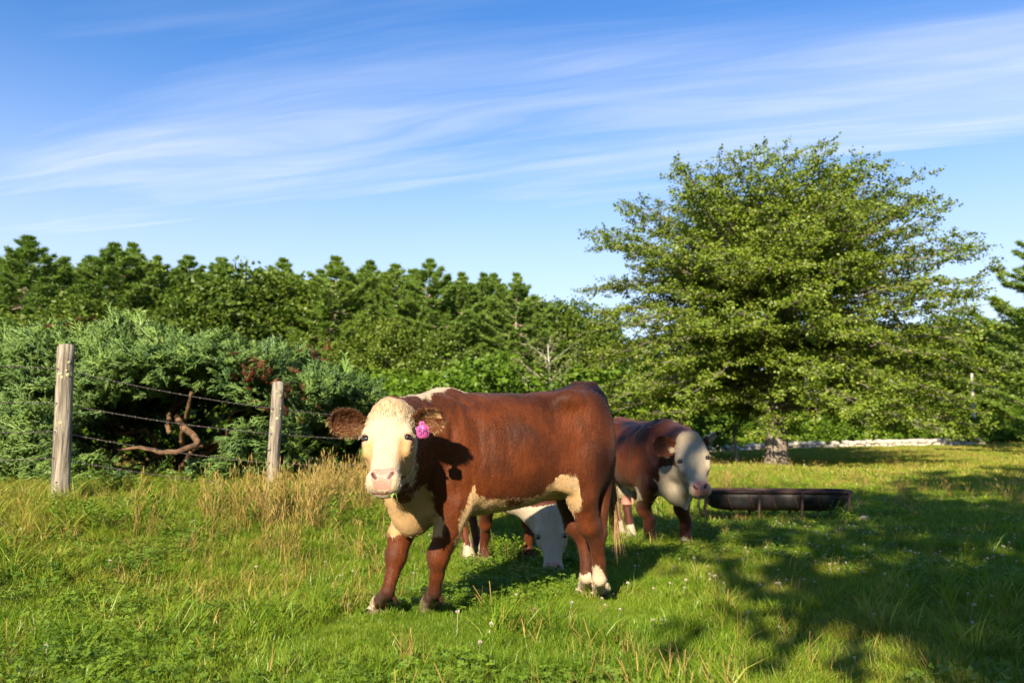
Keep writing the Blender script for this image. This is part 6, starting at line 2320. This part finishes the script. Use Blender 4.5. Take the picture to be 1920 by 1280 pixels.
CL = stash('clover', [clover_patch(26, .12, 1), clover_patch(22, .13, 2), weed(3, .22, 7), weed(4, .30, 6)], M_CLOV)
x, y, r = wedge(6500, 2.8, 13, 0.8, 91)
k_ = r.uniform(size=len(x)) < smoothstep(0.40, 0.62, patchy(x, y, 1.0, 92)) * (1 - 0.8 * smoothstep(2.5, 1.0, fence_d(x, y)))
k_ &= off_hooves(x, y)
x, y = x[k_], y[k_]
wd = []
for px, py, nn, sp in ((40, 985, 30, .28), (230, 1010, 10, .3), (480, 1020, 14, .4), (330, 985, 8, .3), (930, 1050, 3, .06), (968, 1050, 3, .06), (1580, 980, 6, .12), (600, 1030, 8, .3), (150, 1060, 8, .3)):
    dd = ray(px, py)
    p = np.array([0, 0, CAM_H]) + dd * (-CAM_H / dd[2])
    wd.append(np.column_stack([p[0] + rng.normal(size=nn) * sp, p[1] + rng.normal(size=nn) * sp]))
wd = np.concatenate(wd)
X = np.concatenate([x, wd[:, 0]]); Y = np.concatenate([y, wd[:, 1]])
I = np.concatenate([rng.choice([0, 1], len(x)), rng.choice([2, 3], len(wd))])
scatter('clover_leaves', np.column_stack([X, Y, ground_z(X, Y)]), I, rng.uniform(.7, 1.15, len(X)), rng.uniform(.2, .9, len(X)), CL, 'low clover and leafy weeds among the grass', 'clover')

FL = stash('flower', [flower(s_) for s_ in range(5)], M_FLOW)
x, y, r = wedge(9000, 2.8, 16, 0.85, 95)
den = smoothstep(0.52, 0.78, patchy(x, y, 0.7, 96)) * 0.16 * smoothstep(3.5, 5.5, y) + 0.55 * smoothstep(0.8, 2.6, x) * smoothstep(4.5, 8, y) * smoothstep(0.42, 0.7, patchy(x, y, 0.9, 97)) + 0.01
den *= smoothstep(1.2, 2.8, fence_d(x, y))
k_ = r.uniform(size=len(x)) < den
x, y = x[k_], y[k_]
scatter('clover_flowers', np.column_stack([x, y, ground_z(x, y)]), rng.integers(0, 5, len(x)), rng.uniform(.65, 1.0, len(x)), rng.uniform(.2, 1, len(x)), FL, 'small white clover flowers dotted through the grass', 'flowers', 0.2)

# the sprig the heifer is chewing
def sprig():
    r = np.random.default_rng(1)
    m = MB()
    c0 = HO + np.array([0, 0, 0])
    p = HEIFER_H(0.052, 0.520, -0.060)
    wpos = HO + HF * p[0] + HL * p[1] + np.array([0, 0, p[2]])
    o = empty('clover_sprig', wpos)
    m.tube([[0, 0.01, 0.012], [0.004, -0.012, -0.004], [0.010, -0.016, -0.024], [0.016, -0.016, -0.050]], 0.0013, 5, True, 0.7)
    m.tube([[-0.006, 0.01, 0.012], [-0.008, -0.010, -0.002], [-0.012, -0.016, -0.010]], 0.0012, 5, True, 0.6)
    m.build('stem', M_SPRIG, o)
    m = MB()
    c = np.array([-0.012, -0.017, -0.012])
    for k_ in range(3):
        an = 0.5 + k_ * 2.094
        f = np.array([[math.cos(an), -0.15, math.sin(an)]])
        spread_template(LEAF_V * np.array([1.1, 1, 1]), LEAF_F, c[None], frames(f, np.array([[0, -1.0, 0.2]])), np.array([0.014]), np.array([0.8]), m)
    m.build('leaf', M_SPRIG, o)
    tag(o, 'green clover sprig hanging from the heifer mouth', 'clover')


M_SPRIG = leaf_mat('fresh_clover', [(0.0, (0.09, 0.20, 0.015)), (1.0, (0.16, 0.33, 0.03))], 0.3, 0.04, obj_var=0.0)
sprig()
